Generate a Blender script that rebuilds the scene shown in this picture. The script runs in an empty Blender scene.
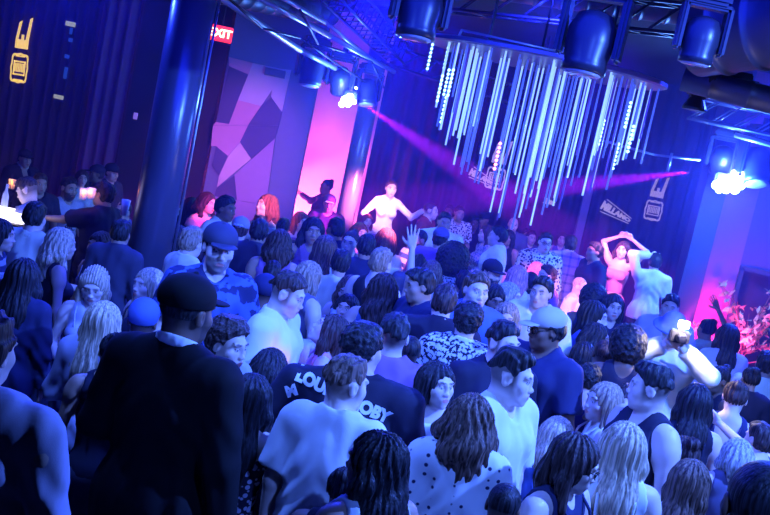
import bpy, bmesh, math, random
import numpy as np
from mathutils import Vector, Matrix
from mathutils.bvhtree import BVHTree
C=bpy.context.scene.collection
# ---------------------------------------------------------------- camera, world, lights, exposure
D2R=math.pi/180
FPX=1000.0; ROLL=12.0*D2R; PITCH=7.4*D2R; CAMZ=2.9
_r0=np.array([1.,0,0]); _u0=np.array([0,math.sin(PITCH),math.cos(PITCH)]); _f0=np.array([0,math.cos(PITCH),-math.sin(PITCH)])
CR=math.cos(ROLL)*_r0+math.sin(ROLL)*_u0; CU=-math.sin(ROLL)*_r0+math.cos(ROLL)*_u0
CP=np.array([0,0,CAMZ])
cam=bpy.data.cameras.new('camera'); cam.sensor_width=36; cam.lens=36*FPX/770; cam.clip_start=.05
co=bpy.data.objects.new('camera',cam); C.objects.link(co)
co.matrix_world=Matrix(((CR[0],CU[0],-_f0[0],CP[0]),(CR[1],CU[1],-_f0[1],CP[1]),(CR[2],CU[2],-_f0[2],CP[2]),(0,0,0,1)))
sc=bpy.context.scene; sc.camera=co
sc.view_settings.view_transform='Standard'; sc.view_settings.look='None'; sc.view_settings.exposure=0; sc.view_settings.gamma=1
sc.cycles.use_denoising=True
sc.cycles.max_bounces=5; sc.cycles.diffuse_bounces=2; sc.cycles.glossy_bounces=2; sc.cycles.volume_bounces=0; sc.cycles.transmission_bounces=3; sc.cycles.transparent_max_bounces=6
def ray(px,py):
    d=_f0*FPX+CR*(px-385)+CU*(257.5-py); return d
def at(px,py,Y):
    """the world point seen at that place of the photograph, Y metres into the room"""
    d=ray(px,py); return CP+d*(Y/d[1])
def V3(p): return Vector((float(p[0]),float(p[1]),float(p[2])))
wd=bpy.data.worlds.new('world'); sc.world=wd; wd.use_nodes=True
wd.node_tree.nodes['Background'].inputs[0].default_value=(.0,.004,.30,1); wd.node_tree.nodes['Background'].inputs[1].default_value=.25
def lamp(name,kind,loc,target,color,power,size=.15,angle=60,blend=.5,label=None,parent=None):
    l=bpy.data.lights.new(name,kind); l.color=color; l.energy=power
    if kind=='AREA': l.size=size
    else: l.shadow_soft_size=size
    if kind=='SPOT': l.spot_size=angle*D2R; l.spot_blend=blend
    o=bpy.data.objects.new(name,l); C.objects.link(o); o.location=loc
    if target is not None: o.rotation_euler=(Vector(target)-Vector(loc)).to_track_quat('-Z','Y').to_euler()
    return o
BL=(.008,.025,1.0); CY=(.068,.18,1.0); PK=(1.0,.05,.40)
lamp('crowd_wash','SPOT',(3.7,4.0,4.5),(1.1,5.8,1.4),CY,3000,.06,95,.7)
lamp('crowd_wash','SPOT',(1.6,1.0,4.5),(1.0,6.0,1.4),CY,700,.10,60,.6)
lamp('crowd_wash','SPOT',(-1.4,4.3,4.5),(-.1,6.0,1.4),CY,750,.06,85,.8)
lamp('crowd_wash','SPOT',(4.2,9.5,4.4),(2.4,7.2,1.4),(.02,.05,1),3000,.12,92,.9)
lamp('crowd_wash','SPOT',(-.5,10.2,4.4),(-.1,7.8,1.4),(.015,.03,1),2100,.12,95,.9)
lamp('crowd_wash','SPOT',(-3.6,9.4,4.4),(-2.4,7.0,1.4),(.02,.05,1),1000,.15,100,.9)
lamp('crowd_wash','SPOT',(1.0,9.0,4.5),(1.3,13.0,1.2),(.02,.03,1),1900,.15,80,.8)
lamp('house_wash','AREA',(0,6.5,4.5),(0,8,1.5),BL,380,4)
lamp('ceiling_glow','AREA',(.5,9.0,2.6),(.5,9.0,4.6),BL,5,5)
lamp('back_wash','SPOT',(2.2,11.5,4.3),(2.0,17.2,1.0),(.13,.02,1.0),1200,.3,75,1)
lamp('back_wash','SPOT',(-3.0,11.2,4.3),(-3.2,15.6,1.8),(.02,.01,1.0),200,.3,85,1)
lamp('back_wash','SPOT',(5.5,11.0,4.3),(5.0,16.5,1.6),(.01,.03,1.0),900,.3,75,1)
lamp('burst_light','POINT',at(730,186,12.0),None,(.05,.20,1.0),480,.12)
lamp('burst_light','POINT',at(347,103,12.3),None,(.06,.22,1.0),150,.1)
lamp('pink_floodlight','SPOT',at(284,225,16.1),at(300,198,17),(1,.10,.45),360,.1,130,.9)
lamp('pink_floodlight','SPOT',at(335,240,15.8),at(335,160,17),PK,70,.1,120,.9)
lamp('pink_floodlight','SPOT',at(384,205,14.5),at(352,200,15.3),(1,.2,.6),320,.1,70,.8)
lamp('pink_spotlight','SPOT',at(405,150,13.2),at(390,199,14.7),(1,.45,.62),420,.08,22,.5)
lamp('pink_spotlight','SPOT',at(600,215,12.4),at(618,275,13.7),(1,.22,.55),300,.08,40,.5)
lamp('pink_spotlight','SPOT',at(575,255,10.4),at(575,288,11.2),(1,.25,.5),150,.05,45,.6)
lamp('pink_spotlight','SPOT',at(528,240,11.4),at(530,276,11.9),(1,.12,.45),90,.05,50,.6)
lamp('pink_spotlight','SPOT',at(398,215,10.2),at(388,246,10.8),(1,.25,.5),110,.05,55,.6)
lamp('pink_spotlight','SPOT',at(225,185,10.6),at(212,207,11.2),(1,.05,.35),60,.05,60,.6)
lamp('pink_spotlight','SPOT',at(285,190,10.9),at(266,210,11.7),(1,.2,.45),60,.05,60,.6)
lamp('pink_floodlight','SPOT',at(705,345,12.9),at(706,322,13.6),(1,.02,.30),170,.1,75,.3)
lamp('pink_floodlight','SPOT',at(738,345,12.2),at(745,335,13.0),(1,.04,.35),160,.1,110,.8)
lamp('mural_light','SPOT',at(230,150,12.0),at(243,150,15),(.60,.16,1.0),420,.1,50,.8)
lamp('beam_light','SPOT',at(366,106,12.9),at(460,168,13.6),(.9,.02,.75),34000,.02,13,.6)
lamp('beam_light','SPOT',at(691,172,12.2),at(560,187,12.6),(.8,.02,.8),34000,.02,11,.6)
# ---------------------------------------------------------------- field meshing
F32=np.float32
def smin(a,b,k):
    if k<=0: return np.minimum(a,b)
    h=np.maximum(k-np.abs(a-b),0)/k
    return np.minimum(a,b)-h*h*k*0.25
class Field:
    def __init__(s,xs,ys,zs):
        s.ax=[np.asarray(a,F32) for a in (xs,ys,zs)]
        s.F=np.full((len(xs),len(ys),len(zs)),1.0,F32)
    def block(s,lo,hi,m):
        sl=[]
        for a,l,h in zip(s.ax,lo,hi):
            i0=int(np.searchsorted(a,l-m)); i1=int(np.searchsorted(a,h+m))
            if i1-i0<1: return None
            sl.append(slice(i0,i1))
        X=s.ax[0][sl[0]][:,None,None]; Y=s.ax[1][sl[1]][None,:,None]; Z=s.ax[2][sl[2]][None,None,:]
        return tuple(sl),X,Y,Z
    def put(s,sl,d,k,op):
        if op=='+': s.F[sl]=smin(s.F[sl],d,k)
        else: s.F[sl]=-smin(-s.F[sl],d,k)      # smooth subtraction
    def cone(s,a,b,ra,rb,k=.03,op='+',sq=1.0,cut=False,m=.05):
        """rounded cone a->b; sq squashes the y size; cut ends it flat at b"""
        r=max(ra,rb)
        lo=[min(a[i],b[i])-r for i in range(3)]; hi=[max(a[i],b[i])+r for i in range(3)]
        q=s.block(lo,hi,m)
        if q is None: return
        sl,X,Y,Z=q; iy=1.0/sq
        bx,by,bz=b[0]-a[0],(b[1]-a[1])*iy,b[2]-a[2]
        px,py,pz=X-a[0],(Y-a[1])*iy,Z-a[2]
        L=bx*bx+by*by+bz*bz+1e-9
        t=(px*bx+py*by+pz*bz)/L
        h=np.clip(t,0,1)
        d=np.sqrt((px-bx*h)**2+(py-by*h)**2+(pz-bz*h)**2)-(ra+(rb-ra)*h)
        if cut: d=np.maximum(d,(t-1)*math.sqrt(L))
        s.put(sl,(d*(.5+.5*sq)).astype(F32),k,op)
    def ell(s,c,r,k=.03,op='+',m=.05,M=None,o=None):
        """ellipsoid; with M,o the centre is given in the rotated frame M about o"""
        if M is None:
            q=s.block([c[i]-r[i] for i in range(3)],[c[i]+r[i] for i in range(3)],m)
            if q is None: return
            sl,X,Y,Z=q; u,v,w=X-c[0],Y-c[1],Z-c[2]
        else:
            wc=o+M@np.array(c); R=max(r)
            q=s.block(wc-R,wc+R,m)
            if q is None: return
            sl,X,Y,Z=q; X,Y,Z=X-wc[0],Y-wc[1],Z-wc[2]
            u=X*M[0,0]+Y*M[1,0]+Z*M[2,0]; v=X*M[0,1]+Y*M[1,1]+Z*M[2,1]; w=X*M[0,2]+Y*M[1,2]+Z*M[2,2]
        k0=np.sqrt((u/r[0])**2+(v/r[1])**2+(w/r[2])**2)
        k1=np.sqrt((u/r[0]**2)**2+(v/r[1]**2)**2+(w/r[2]**2)**2)+1e-9
        s.put(sl,(k0*(k0-1)/k1).astype(F32),k,op)
    def mesh(s,want='+'):
        V=s.F; n=V.shape
        V[0]=V[-1]=1; V[:,0]=V[:,-1]=1; V[:,:,0]=V[:,:,-1]=1
        ins=V<0
        c=np.zeros((n[0]-1,n[1]-1,n[2]-1),np.int8)
        for i in (0,1):
            for j in (0,1):
                for k in (0,1): c+=ins[i:n[0]-1+i,j:n[1]-1+j,k:n[2]-1+k]
        act=(c>0)&(c<8); ci=np.argwhere(act)
        if not len(ci): return np.zeros((0,3)),np.zeros((0,4),int)
        idx=np.full(c.shape,-1,np.int32); idx[act]=np.arange(len(ci))
        acc=np.zeros((len(ci),3),np.float64); cnt=np.zeros(len(ci))
        cor={}
        for i in (0,1):
            for j in (0,1):
                for k in (0,1): cor[i,j,k]=V[ci[:,0]+i,ci[:,1]+j,ci[:,2]+k]
        for ax in range(3):
            for a in (0,1):
                for b in (0,1):
                    p=[0,0,0]; o=[q for q in range(3) if q!=ax]; p[o[0]]=a; p[o[1]]=b
                    q=list(p); q[ax]=1
                    f0=cor[tuple(p)]; f1=cor[tuple(q)]; m=(f0<0)!=(f1<0)
                    t=f0/(f0-f1+1e-12*(f0==f1))
                    pt=np.zeros((len(ci),3)); pt[:]=p; pt[:,ax]=t
                    acc[m]+=pt[m]; cnt[m]+=1
        g=ci+acc/cnt[:,None]
        v=np.stack([np.interp(g[:,i],np.arange(n[i]),s.ax[i]) for i in range(3)],1)
        faces=[]
        for ax in range(3):
            o=[(ax+1)%3,(ax+2)%3]
            sa=[slice(None)]*3; sb=[slice(None)]*3
            sa[ax]=slice(0,n[ax]-1); sb[ax]=slice(1,n[ax])
            ia=ins[tuple(sa)]; ib=ins[tuple(sb)]
            for flip,e in ((False,ia&~ib),(True,~ia&ib)):
                w=np.argwhere(e)
                w=w[(w[:,o[0]]>0)&(w[:,o[1]]>0)&(w[:,o[0]]<n[o[0]]-1)&(w[:,o[1]]<n[o[1]]-1)]
                if not len(w): continue
                qd=[]
                for du,dv in ((-1,-1),(0,-1),(0,0),(-1,0)):
                    t=w.copy(); t[:,o[0]]+=du; t[:,o[1]]+=dv
                    qd.append(idx[t[:,0],t[:,1],t[:,2]])
                qd=np.stack(qd,1)
                if flip: qd=qd[:,::-1]
                faces.append(qd)
        return v,np.concatenate(faces)
def axis(lo,hi,h,dense=()):
    """grid lines from lo to hi with step h, finer inside the dense (lo,hi,step) spans"""
    p=[lo]
    while p[-1]<hi:
        st=h
        for a,b,s in dense:
            if a-s<=p[-1]<b: st=min(st,s)
            elif p[-1]<a: st=min(st,max(s,(a-p[-1])*.5))
        p.append(p[-1]+st)
    return p
def to_mesh(name,v,f,col=None):
    me=bpy.data.meshes.new(name); n=len(v); m=len(f)
    me.vertices.add(n); me.vertices.foreach_set('co',np.asarray(v,F32).ravel())
    me.loops.add(m*4); me.loops.foreach_set('vertex_index',np.asarray(f,np.int32).ravel())
    me.polygons.add(m); me.polygons.foreach_set('loop_start',np.arange(m,dtype=np.int32)*4)
    me.update(calc_edges=True)
    me.polygons.foreach_set('use_smooth',np.ones(m,bool))
    if col is not None:
        a=me.color_attributes.new('Col','FLOAT_COLOR','POINT')
        c=np.ones((n,4),F32); c[:,:3]=col; a.data.foreach_set('color',c.ravel())
    return me
# ---------------------------------------------------------------- hands
def hand_template(pose,h):
    curl={'relax':(.30,.45,.35),'open':(.04,.08,.05),'grip':(.75,1.05,.6)}[pose]
    f=Field(axis(-.075,.085,h),axis(-.09,.05,h),axis(-.215,.03,h))
    kn=[(-.031,0,-.082,.0088),(-.010,0,-.088,.0092),(.011,0,-.085,.0090),(.030,0,-.076,.0080)]  # little..index reversed by side
    ln=[(.030,.021,.019),(.040,.027,.021),(.044,.029,.022),(.040,.025,.021)]
    for x,y,z,r in kn: f.cone((x*.45,0,-.008),(x,y,z),.0165,.0115,k=.012,sq=.85)
    f.ell((.018,-.008,-.035),(.022,.015,.032),k=.012)
    G=Field(*f.ax)
    for i,((x,y,z,r),L) in enumerate(zip(kn,ln)):
        sp=(-.16,-.05,.04,.14)[i]*(1.0 if pose=='open' else .35)*(1.5 if pose=='open' else 1)
        a=np.array([x,y,z]); an=0
        g=Field(*f.ax)
        for j in range(3):
            an+=curl[j]*(1+.08*(1.5-i))
            d=np.array([math.sin(sp)*math.cos(an),-math.sin(an),-math.cos(sp)*math.cos(an)])
            b=a+d*L[j]; g.cone(a,b,r*(1-.07*j),r*(1-.07*(j+1)),k=.002); a=b
        G.F=np.minimum(G.F,g.F)
    f.F=smin(f.F,G.F,.006)
    if pose=='grip': pts=[(.024,-.006,-.022),(.046,-.030,-.045),(.040,-.052,-.066),(.024,-.062,-.080)]
    elif pose=='open': pts=[(.022,-.004,-.020),(.052,-.012,-.042),(.072,-.016,-.066),(.084,-.018,-.090)]
    else: pts=[(.022,-.006,-.022),(.044,-.022,-.045),(.050,-.032,-.070),(.046,-.040,-.092)]
    for j,r in enumerate((.0135,.0105,.0095)): f.cone(pts[j],pts[j+1],r,r*.88,k=.008)
    return f.mesh()
_hands={}
def hand(pose,h):
    if (pose,h) not in _hands: _hands[pose,h]=hand_template(pose,h)
    return _hands[pose,h]
# ---------------------------------------------------------------- people
def rotz(a): c,s=math.cos(a),math.sin(a); return np.array([[c,-s,0],[s,c,0],[0,0,1.]])
def rotx(a): c,s=math.cos(a),math.sin(a); return np.array([[1.,0,0],[0,c,-s],[0,s,c]])
def roty(a): c,s=math.cos(a),math.sin(a); return np.array([[c,0,s],[0,1.,0],[-s,0,c]])
D2=math.pi/180
def ik(S,W,l1,l2,pole):
    S=np.array(S,float); W=np.array(W,float); d=W-S; L=np.linalg.norm(d); m=(l1+l2)*.995
    if L>m: W=S+d/L*m; d=W-S; L=m
    if L<.12: W=S+d/L*.12; d=W-S; L=.12
    a=(l1*l1-l2*l2+L*L)/(2*L); hh=math.sqrt(max(l1*l1-a*a,0)); u=d/L
    p=np.array(pole,float); p=p-u*p.dot(u); p/=np.linalg.norm(p)+1e-9
    return S+u*a+p*hh, W
ARMS={ # wrist target (right side; x is outward), elbow pole, hand pose
 'down':((.27,-.05,.84),(.6,.8,0),'relax'),
 'bent':((.15,-.22,1.10),(.5,.6,-.8),'relax'),
 'drink':((.13,-.28,1.27),(.6,.2,-1),'grip'),
 'up':((.20,-.16,1.96),(1,0,-.2),'open'),
 'upbent':((.26,-.22,1.66),(1,.2,-.6),'open'),
 'fwd':((.14,-.52,1.30),(.6,0,-1),'relax'),
 'out':((.66,-.10,1.40),(.2,.3,-1),'relax'),
 'hold':((.07,-.27,1.56),(.9,.0,-.7),'grip'),
 'hug':((.52,-.30,1.50),(.3,.3,-1),'relax'),
 'hip':((.19,-.03,1.02),(1,.4,.1),'relax'),
 'head':((.10,-.02,1.80),(1,.2,.4),'relax'),
 'back':((.10,.17,1.02),(1,.5,0),'relax'),
}
def vnoise(X,Y,Z,fr,sd):
    r=np.random.RandomState(sd).uniform(0,6.28,9)
    return (np.sin(X*fr+r[0]+1.7*np.sin(Y*fr*.7+r[1]))+np.sin(Y*fr*1.13+r[2]+1.5*np.sin(Z*fr*.6+r[3]))+np.sin(Z*fr*.9+r[4]+1.6*np.sin(X*fr*.8+r[5])))/3
SKIN={'l':(.80,.60,.50),'t':(.66,.45,.35),'m':(.46,.29,.20),'d':(.20,.115,.08),'w':(.86,.70,.62)}
class Rig: pass
def make_rig(q):
    """joint positions of a person 1.75 m tall in its own frame, facing -y"""
    g=Rig(); fem=q['sex']=='f'; g.fem=fem; g.w=w=q.get('wide',1.0)*(.95 if not fem else .86)
    lean=math.tan(q.get('lean',0)*D2); side=math.tan(q.get('side',0)*D2)
    def J(x,y,z):
        if z>.95: y=y-lean*(z-.95); x=x+side*(z-.95)
        return np.array([x,y,z],float)
    g.J=J; sh=.185*w
    g.hip={s:J(s*.09*w*(1.05 if fem else 1),0,.92) for s in (1,-1)}
    r=np.random.RandomState(q['seed'])
    g.knee={s:J(s*(.11+.01*r.rand())*w,-.03-.05*r.rand(),.50) for s in (1,-1)}
    g.ank={s:J(s*(.12+.03*r.rand())*w,.03,.09) for s in (1,-1)}
    g.S={s:J(s*sh,.01,1.435) for s in (1,-1)}
    g.E={};g.W={};g.hp={};g.Hc={}
    arms=q.get('arms') or ('bent','down')
    for s,a in zip((1,-1),(arms[1],arms[0])):   # arms = (image-side order) person's right (x<0), left (x>0)
        if isinstance(a,str): t,p,hp=ARMS[a]; t=list(t); t[0]*=(1 if a in('up','out','hug','hold','drink') else w)
        else: t,p,hp=a
        tt=J(t[0]*s,t[1],t[2]); 
        if tt[2]<.95: tt=np.array([t[0]*s,t[1]-lean*.1,t[2]])
        g.E[s],g.W[s]=ik(g.S[s],tt,.285,.255,(p[0]*s,p[1],p[2])); g.hp[s]=hp
    g.M=rotz(q.get('hy',0)*D2)@roty(q.get('tilt',0)*D2)@rotx(q.get('nod',0)*D2)   # nod>0 looks down
    g.nk=J(0,.015,1.49); g.hs=q.get('hs',1.0)
    g.o=J(0,-.015,1.49)+np.array([0,-.15*math.sin(q.get('nod',0)*D2)*.4,.145*g.hs])
    return g
def body_prims(g,f,inf=0.0,k=.04,parts='tla'):
    J=g.J;w=g.w;fem=g.fem;sb=.012 if fem else 0
    if 't' in parts:
        f.ell(J(0,.005,1.31),(.163*w+inf,.112+inf-sb,.185+inf),k)
        f.ell(J(0,0,1.12),((.130 if fem else .142)*w+inf,.096+inf-sb,.15+inf),k)
        f.ell(J(0,.012,.95),((.178 if fem else .160)*w+inf,.118+inf,.135+inf),k)
        f.cone(J(-.150*w,.012,1.425),J(.150*w,.012,1.425),.056+inf-sb*.5,.056+inf-sb*.5,k)
        f.cone(J(0,.02,1.50),J(.13*w,.015,1.44),.046+inf*.6,.046+inf,k); f.cone(J(0,.02,1.50),J(-.13*w,.015,1.44),.046+inf*.6,.046+inf,k)
        if fem:
            for s in (1,-1): f.ell(J(s*.072,-.085,1.285),(.062+inf,.055+inf,.062+inf),.03)
        else:
            for s in (1,-1): f.ell(J(s*.075,-.075,1.35),(.075+inf,.045+inf,.06+inf),.04)
    if 'l' in parts:
        for s in (1,-1):
            f.cone(g.hip[s],g.knee[s],.088*(.9+.1*w)+inf,.056+inf,k)
            f.cone(g.knee[s],g.ank[s],.054+inf,.038+inf,.03)
            mid=(g.knee[s]*.65+g.ank[s]*.35)+np.array([0,.018,0]); f.ell(mid,(.052+inf,.05+inf,.11+inf),.03)
def arm_prims(g,f,inf,frac,k=.03,hem=True):
    a=.86 if g.fem else 1.0
    for s in (1,-1):
        S,E,W=g.S[s],g.E[s],g.W[s]
        if frac<=1:
            b=S+(E-S)*frac
            f.cone(S,b,.056*a+inf,(.050*a+inf+(.014 if hem else 0)),k,cut=True)
        else:
            f.cone(S,E,.054*a+inf,.042*a+inf,k)
            b=E+(W-E)*(frac-1)
            f.cone(E,b,.042*a+inf,.034*a+inf,.02,cut=True)
def build_body(q,g,res,hres,lres):
    o,M,hs=g.o,g.M,g.hs
    P=[g.S[s] for s in (1,-1)]+[g.E[s] for s in (1,-1)]+[g.W[s] for s in (1,-1)]+[g.ank[s] for s in (1,-1)]+[g.hip[1],o]
    P=np.array(P); lo=P.min(0)-.13; hi=P.max(0)+.13; lo[1]=min(lo[1],-.2); hi[1]=max(hi[1],.18); lo[2]=-.01; hi[2]=max(hi[2],o[2]+.14)
    r=.125*hs
    f=Field(axis(lo[0],hi[0],res,[(o[0]-r,o[0]+r,hres)]),axis(lo[1],hi[1],res,[(o[1]-r-.02,o[1]+r,hres)]),
            axis(lo[2],hi[2],lres,[(.95,hi[2],res),(o[2]-.15*hs,o[2]+.135*hs,hres)]))
    body_prims(g,f)
    a=.86 if g.fem else 1.0
    for s in (1,-1):
        S,E,W=g.S[s],g.E[s],g.W[s]
        f.cone(S,E,.052*a,.038*a,.03); f.cone(E,W,.039*a,.025*a,.02)
        f.ell((S*.8+E*.2),(.06*a,.06*a,.07*a),.03)
        an=g.ank[s]; f.cone(an+np.array([0,.02,-.055]),an+np.array([.02*s,-.16,-.065]),.034,.026,.03)
    # neck and head
    nr=.047 if g.fem else .055
    f.cone(g.nk+np.array([0,.0,-.02]),o+M@np.array([0,.034,-.035])*hs,nr+.006,nr*hs,.02)
    H=lambda c,rr,k=.02,op='+',m=.03: f.ell(np.array(c)*hs,tuple(x*hs for x in rr),k,op,m,M,o)
    H((0,.018,.032),(.076,.096,.086)); H((0,-.022,-.025),(.064,.070,.086),.03)
    jw=.052 if g.fem else .058
    H((0,-.035,-.075),(jw,.052,.036),.03); H((0,-.074,-.098),(.022 if g.fem else .027,.020,.018),.02)
    for s in (1,-1):
        H((s*.043,-.056,-.020),(.024,.022,.022),.03); H((s*.030,-.079,.034),(.026,.011,.009),.018)
        H((s*.031,-.101,.010),(.016,.016,.010),.014,'-'); H((s*.031,-.0765,.009),(.0135,.0115,.0105),.004)
        H((s*.078,.012,-.002),(.010,.021,.032),.008); H((s*.086,.004,.002),(.006,.010,.016),.005,'-')
        H((s*.012,-.098,-.030),(.0085,.010,.007),.006)
    H((0,-.088,.004),(.0085,.014,.026),.012); H((0,-.102,-.024),(.0115,.015,.012),.010)
    H((0,-.086,-.060),(.030,.014,.022),.015)
    H((0,-.0955,-.0550),(.022,.008,.0060),.007); H((0,-.0940,-.067),(.018,.008,.0070),.007); H((0,-.106,-.0608),(.022,.006,.0018),.004,'-')
    v,fc=f.mesh()
    # colours in the head frame
    sk=np.array(SKIN[q['skin']]); c=np.tile(sk,(len(v),1))
    u=(v-o)@M/hs; X,Y,Z=np.abs(u[:,0]),u[:,1],u[:,2]
    fr=(Y<-.045)&(X<.08)&(np.abs(Z)<.13)
    hc=np.array(HAIRC[q['hc']])
    def mix(m,colr,a): 
        a=np.clip(a,0,1)[:,None]*m[:,None]; c[:]=c*(1-a)+np.array(colr)*a
    mix(fr,sk*np.array([.85,.45,.45]),(1-((u[:,0]/.024)**2+((Z+.061)/.013)**2))*3)
    brow=1-(((X-.032)/.022)**2+((Z-.034-.003*(X>.03))/.0060)**2); mix(fr,hc*.6+sk*.1,brow*3)
    ey=1-(((X-.031)/.0125)**2+((Z-.007)/.0055)**2); mix(fr,(.62,.62,.62),ey*4)
    ir=1-(((X-.031)/.0055)**2+((Z-.007)/.006)**2); mix(fr,(.05,.035,.03),ir*4)
    lid=1-np.abs((((X-.031)/.0145)**2+((Z-.010)/.0085)**2)-1)/.35; mix(fr&(Z>.009),hc*.3+.02,lid*2)
    bd=q.get('beard',0)
    if bd:
        m=(Z<-.028)&(Y<.02)&(Z>-.135)&~((X<.021)&(np.abs(Z+.061)<.008))&(Y<-.02+.0*X)&((X>.036)|(Z<-.042))
        mix(m,hc,np.full(len(v),bd)*np.clip((-.022-Z)/.012,0,1))
    if q['hair'] in('fade','buzz'):
        mix(np.ones(len(v),bool),hc,.80*np.clip((Z+.075)/.06,0,1)*np.clip((Y+.045)/.02,0,1)*(Z<.2)*~((X>.073)&(np.abs(Y-.012)<.03)&(np.abs(Z)<.036)))
    vs=[v];fs=[fc];cs=[c];n=len(v)
    hh=.0045 if hres<.0056 else .007
    for s in (1,-1):
        hv,hf=hand(g.hp[s],hh); hv=hv.copy(); hf=hf.copy()
        if g.fem: hv=hv*.92
        d=g.W[s]-g.E[s]; d/=np.linalg.norm(d); z=-d
        ref=g.o*0+np.array([-s*1.0,0,0]) if abs(d[0])<.8 else np.array([0,-1.,0])
        if g.hp[s]=='open': ref=np.array([0,-1.,0])
        y=-(ref-z*ref.dot(z)); y/=np.linalg.norm(y); x=np.cross(y,z)   # palm (-y) looks towards ref
        # thumb (+x) should point forward/up
        tp=np.array([0,-1.,.5]) if g.hp[s]!='open' else np.array([-s,0,0])
        if x.dot(tp)<0: hv[:,0]*=-1; hf=hf[:,::-1]
        hv=hv@np.stack([x,y,z]).copy()+g.W[s]-d*.004
        vs.append(hv);fs.append(hf+n);cs.append(np.tile(sk,(len(hv),1)));n+=len(hv)
    return np.concatenate(vs),np.concatenate(fs),np.concatenate(cs)
HAIRC={'k':(.03,.028,.035),'b':(.07,.045,.045),'n':(.16,.10,.075),'s':(.42,.30,.20),'y':(.66,.52,.35),'g':(.45,.42,.40),'r':(.20,.065,.05),'p':(.85,.35,.45)}  # 'p' holds pink stage light in the hair colour itself
def build_hair(q,g,res):
    st=q['hair']; o,M,hs=g.o,g.M,g.hs
    L=q.get('len',{'long':.42,'wavy':.36,'bob':.17,'braids':.34,'pony':.30,'afro':.0}.get(st,0))
    if st in('short','curly','slick','buzz','fade'): lo=-.15;L=0
    ext=.13 if st not in('afro','wavy') else .19
    sp=q.get('spread',1.0)
    xs=axis(o[0]-ext*hs-.02*(L>0),o[0]+ext*hs+.02*(L>0),res); ys=axis(o[1]-.15*hs-(.05 if L else 0),o[1]+(.17 if st!='afro' else .2)*hs+.07*(L>0),res)
    zs=axis(o[2]-max(.15,L+.05)*hs,o[2]+(.15 if st not in('afro','bun') else .22)*hs,res)
    f=Field(xs,ys,zs)
    H=lambda c,rr,k=.02,op='+',m=.04: f.ell(np.array(c)*hs,tuple(x*hs for x in rr),k,op,m,M,o)
    w=lambda c: o+M@(np.array(c)*hs)
    sd=q['seed']
    if st=='buzz': H((0,.020,.036),(.080,.097,.087),.01)
    elif st in('short','fade','slick','curly'):
        t=.010 if st=='fade' else .014
        H((0,.022,.034),(.078+t*.6,.098+t*.7,.086+t*.5),.01)
        up=q.get('top_h',.018 if st!='slick' else .010)
        H((0,.004,.062+up*.6),(.066+(.010 if st=='curly' else 0),.090,.050+up),.03)
        H((0,.038,-.012),(.073,.083,.066),.03)
        if st=='curly': H((0,.03,.05),(.092,.10,.085),.03)
        if st=='slick': H((0,-.05,.085),(.058,.045,.030),.03)
    elif st=='afro': H((0,.03,.045),(.135,.135,.13),.01); H((0,.04,-.02),(.125,.115,.10),.04)
    elif st=='bun': H((0,.020,.034),(.084,.104,.092),.01); H(q.get('bun',(0,.09,.10)),(.042,.042,.038),.015)
    elif st=='pony':
        H((0,.020,.034),(.083,.104,.092),.01); a=w((0,.105,.05)); f.ell(a,(.028,.028,.028),.01)
        b=np.array([a[0],a[1]+.035,a[2]-.08]); c=b+np.array([.01,.01,-(L-.05)*.9]); f.cone(a,b,.026,.034,.02); f.cone(b,c,.034,.014,.02)
    else:
        H((0,.022,.034),(.088,.108,.094),.01); H((0,.02,-.01),(.092,.095,.09),.04)
        vol={'long':1.0,'wavy':1.25,'bob':1.15,'braids':1.0}[st]*sp
        a=w((0,.055,-.01)); c=np.array([a[0],a[1]+.045,o[2]-L*hs]); mid=(a+c)/2+np.array([0,.02,0])
        f.cone(a,mid,.075*vol*hs,.085*vol*hs,.04,sq=.62); f.cone(mid,c,.085*vol*hs,.055*vol*hs,.04,sq=.55)
        for s in (1,-1):
            a=w((s*.070,.0,.03)); b=w((s*.082*(.5+.5*vol),.015,-.08)); c=np.array([b[0]+s*.012,b[1]+(.02 if q.get('front',1)<.5 else -.035),o[2]-L*hs*.92])
            f.cone(a,b,.026,.034*vol,.03); f.cone(b,c,.034*vol,.020*vol,.03)
    if q.get('cap'): H((0,0,.20),(.4,.4,.15),.01,'-')
    if st=='fade': H((0,.02,-.085),(.17,.18,.122),.02,'-')
    # groove displacement
    X=(f.ax[0]-o[0])[:,None,None];Y=(f.ax[1]-o[1]-.02)[None,:,None];Z=(f.ax[2]-o[2])[None,None,:]
    near=np.abs(f.F)<.03
    if st in('curly','afro'): dd=.0065*vnoise(X,Y,Z,150 if hs>0 else 1,sd)+.004*vnoise(X,Y,Z,260,sd+1)
    elif st in('short','slick','fade'): dd=.0035*np.sin(X*190+6*np.sin(Y*14+sd)+Z*25)+.006*vnoise(X,Y,Z,70,sd)+.003*vnoise(X,Y,Z,150,sd)
    elif st=='buzz': dd=.0005*vnoise(X,Y,Z,200,sd)
    elif st=='braids':
        dd=.006*np.sin(X*330)*np.clip(Z/.05,0,1)+.004*np.sin(np.arctan2(X,Y)*20)*np.clip(-Z/.05,0,1)
    else:
        an=np.arctan2(X,Y)
        wv=(1.6 if st=='wavy' else .5)
        dd=.0045*np.sin(an*17+wv*np.sin(Z*32+sd)*1.5+sd)+.0025*np.sin(an*37+Z*9+sd*2)+(.008*np.sin(Z*42+an*3+sd) if st=='wavy' else 0)*np.clip(-Z/.08,0,1)
    f.F=f.F+(dd*near).astype(F32)
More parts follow.
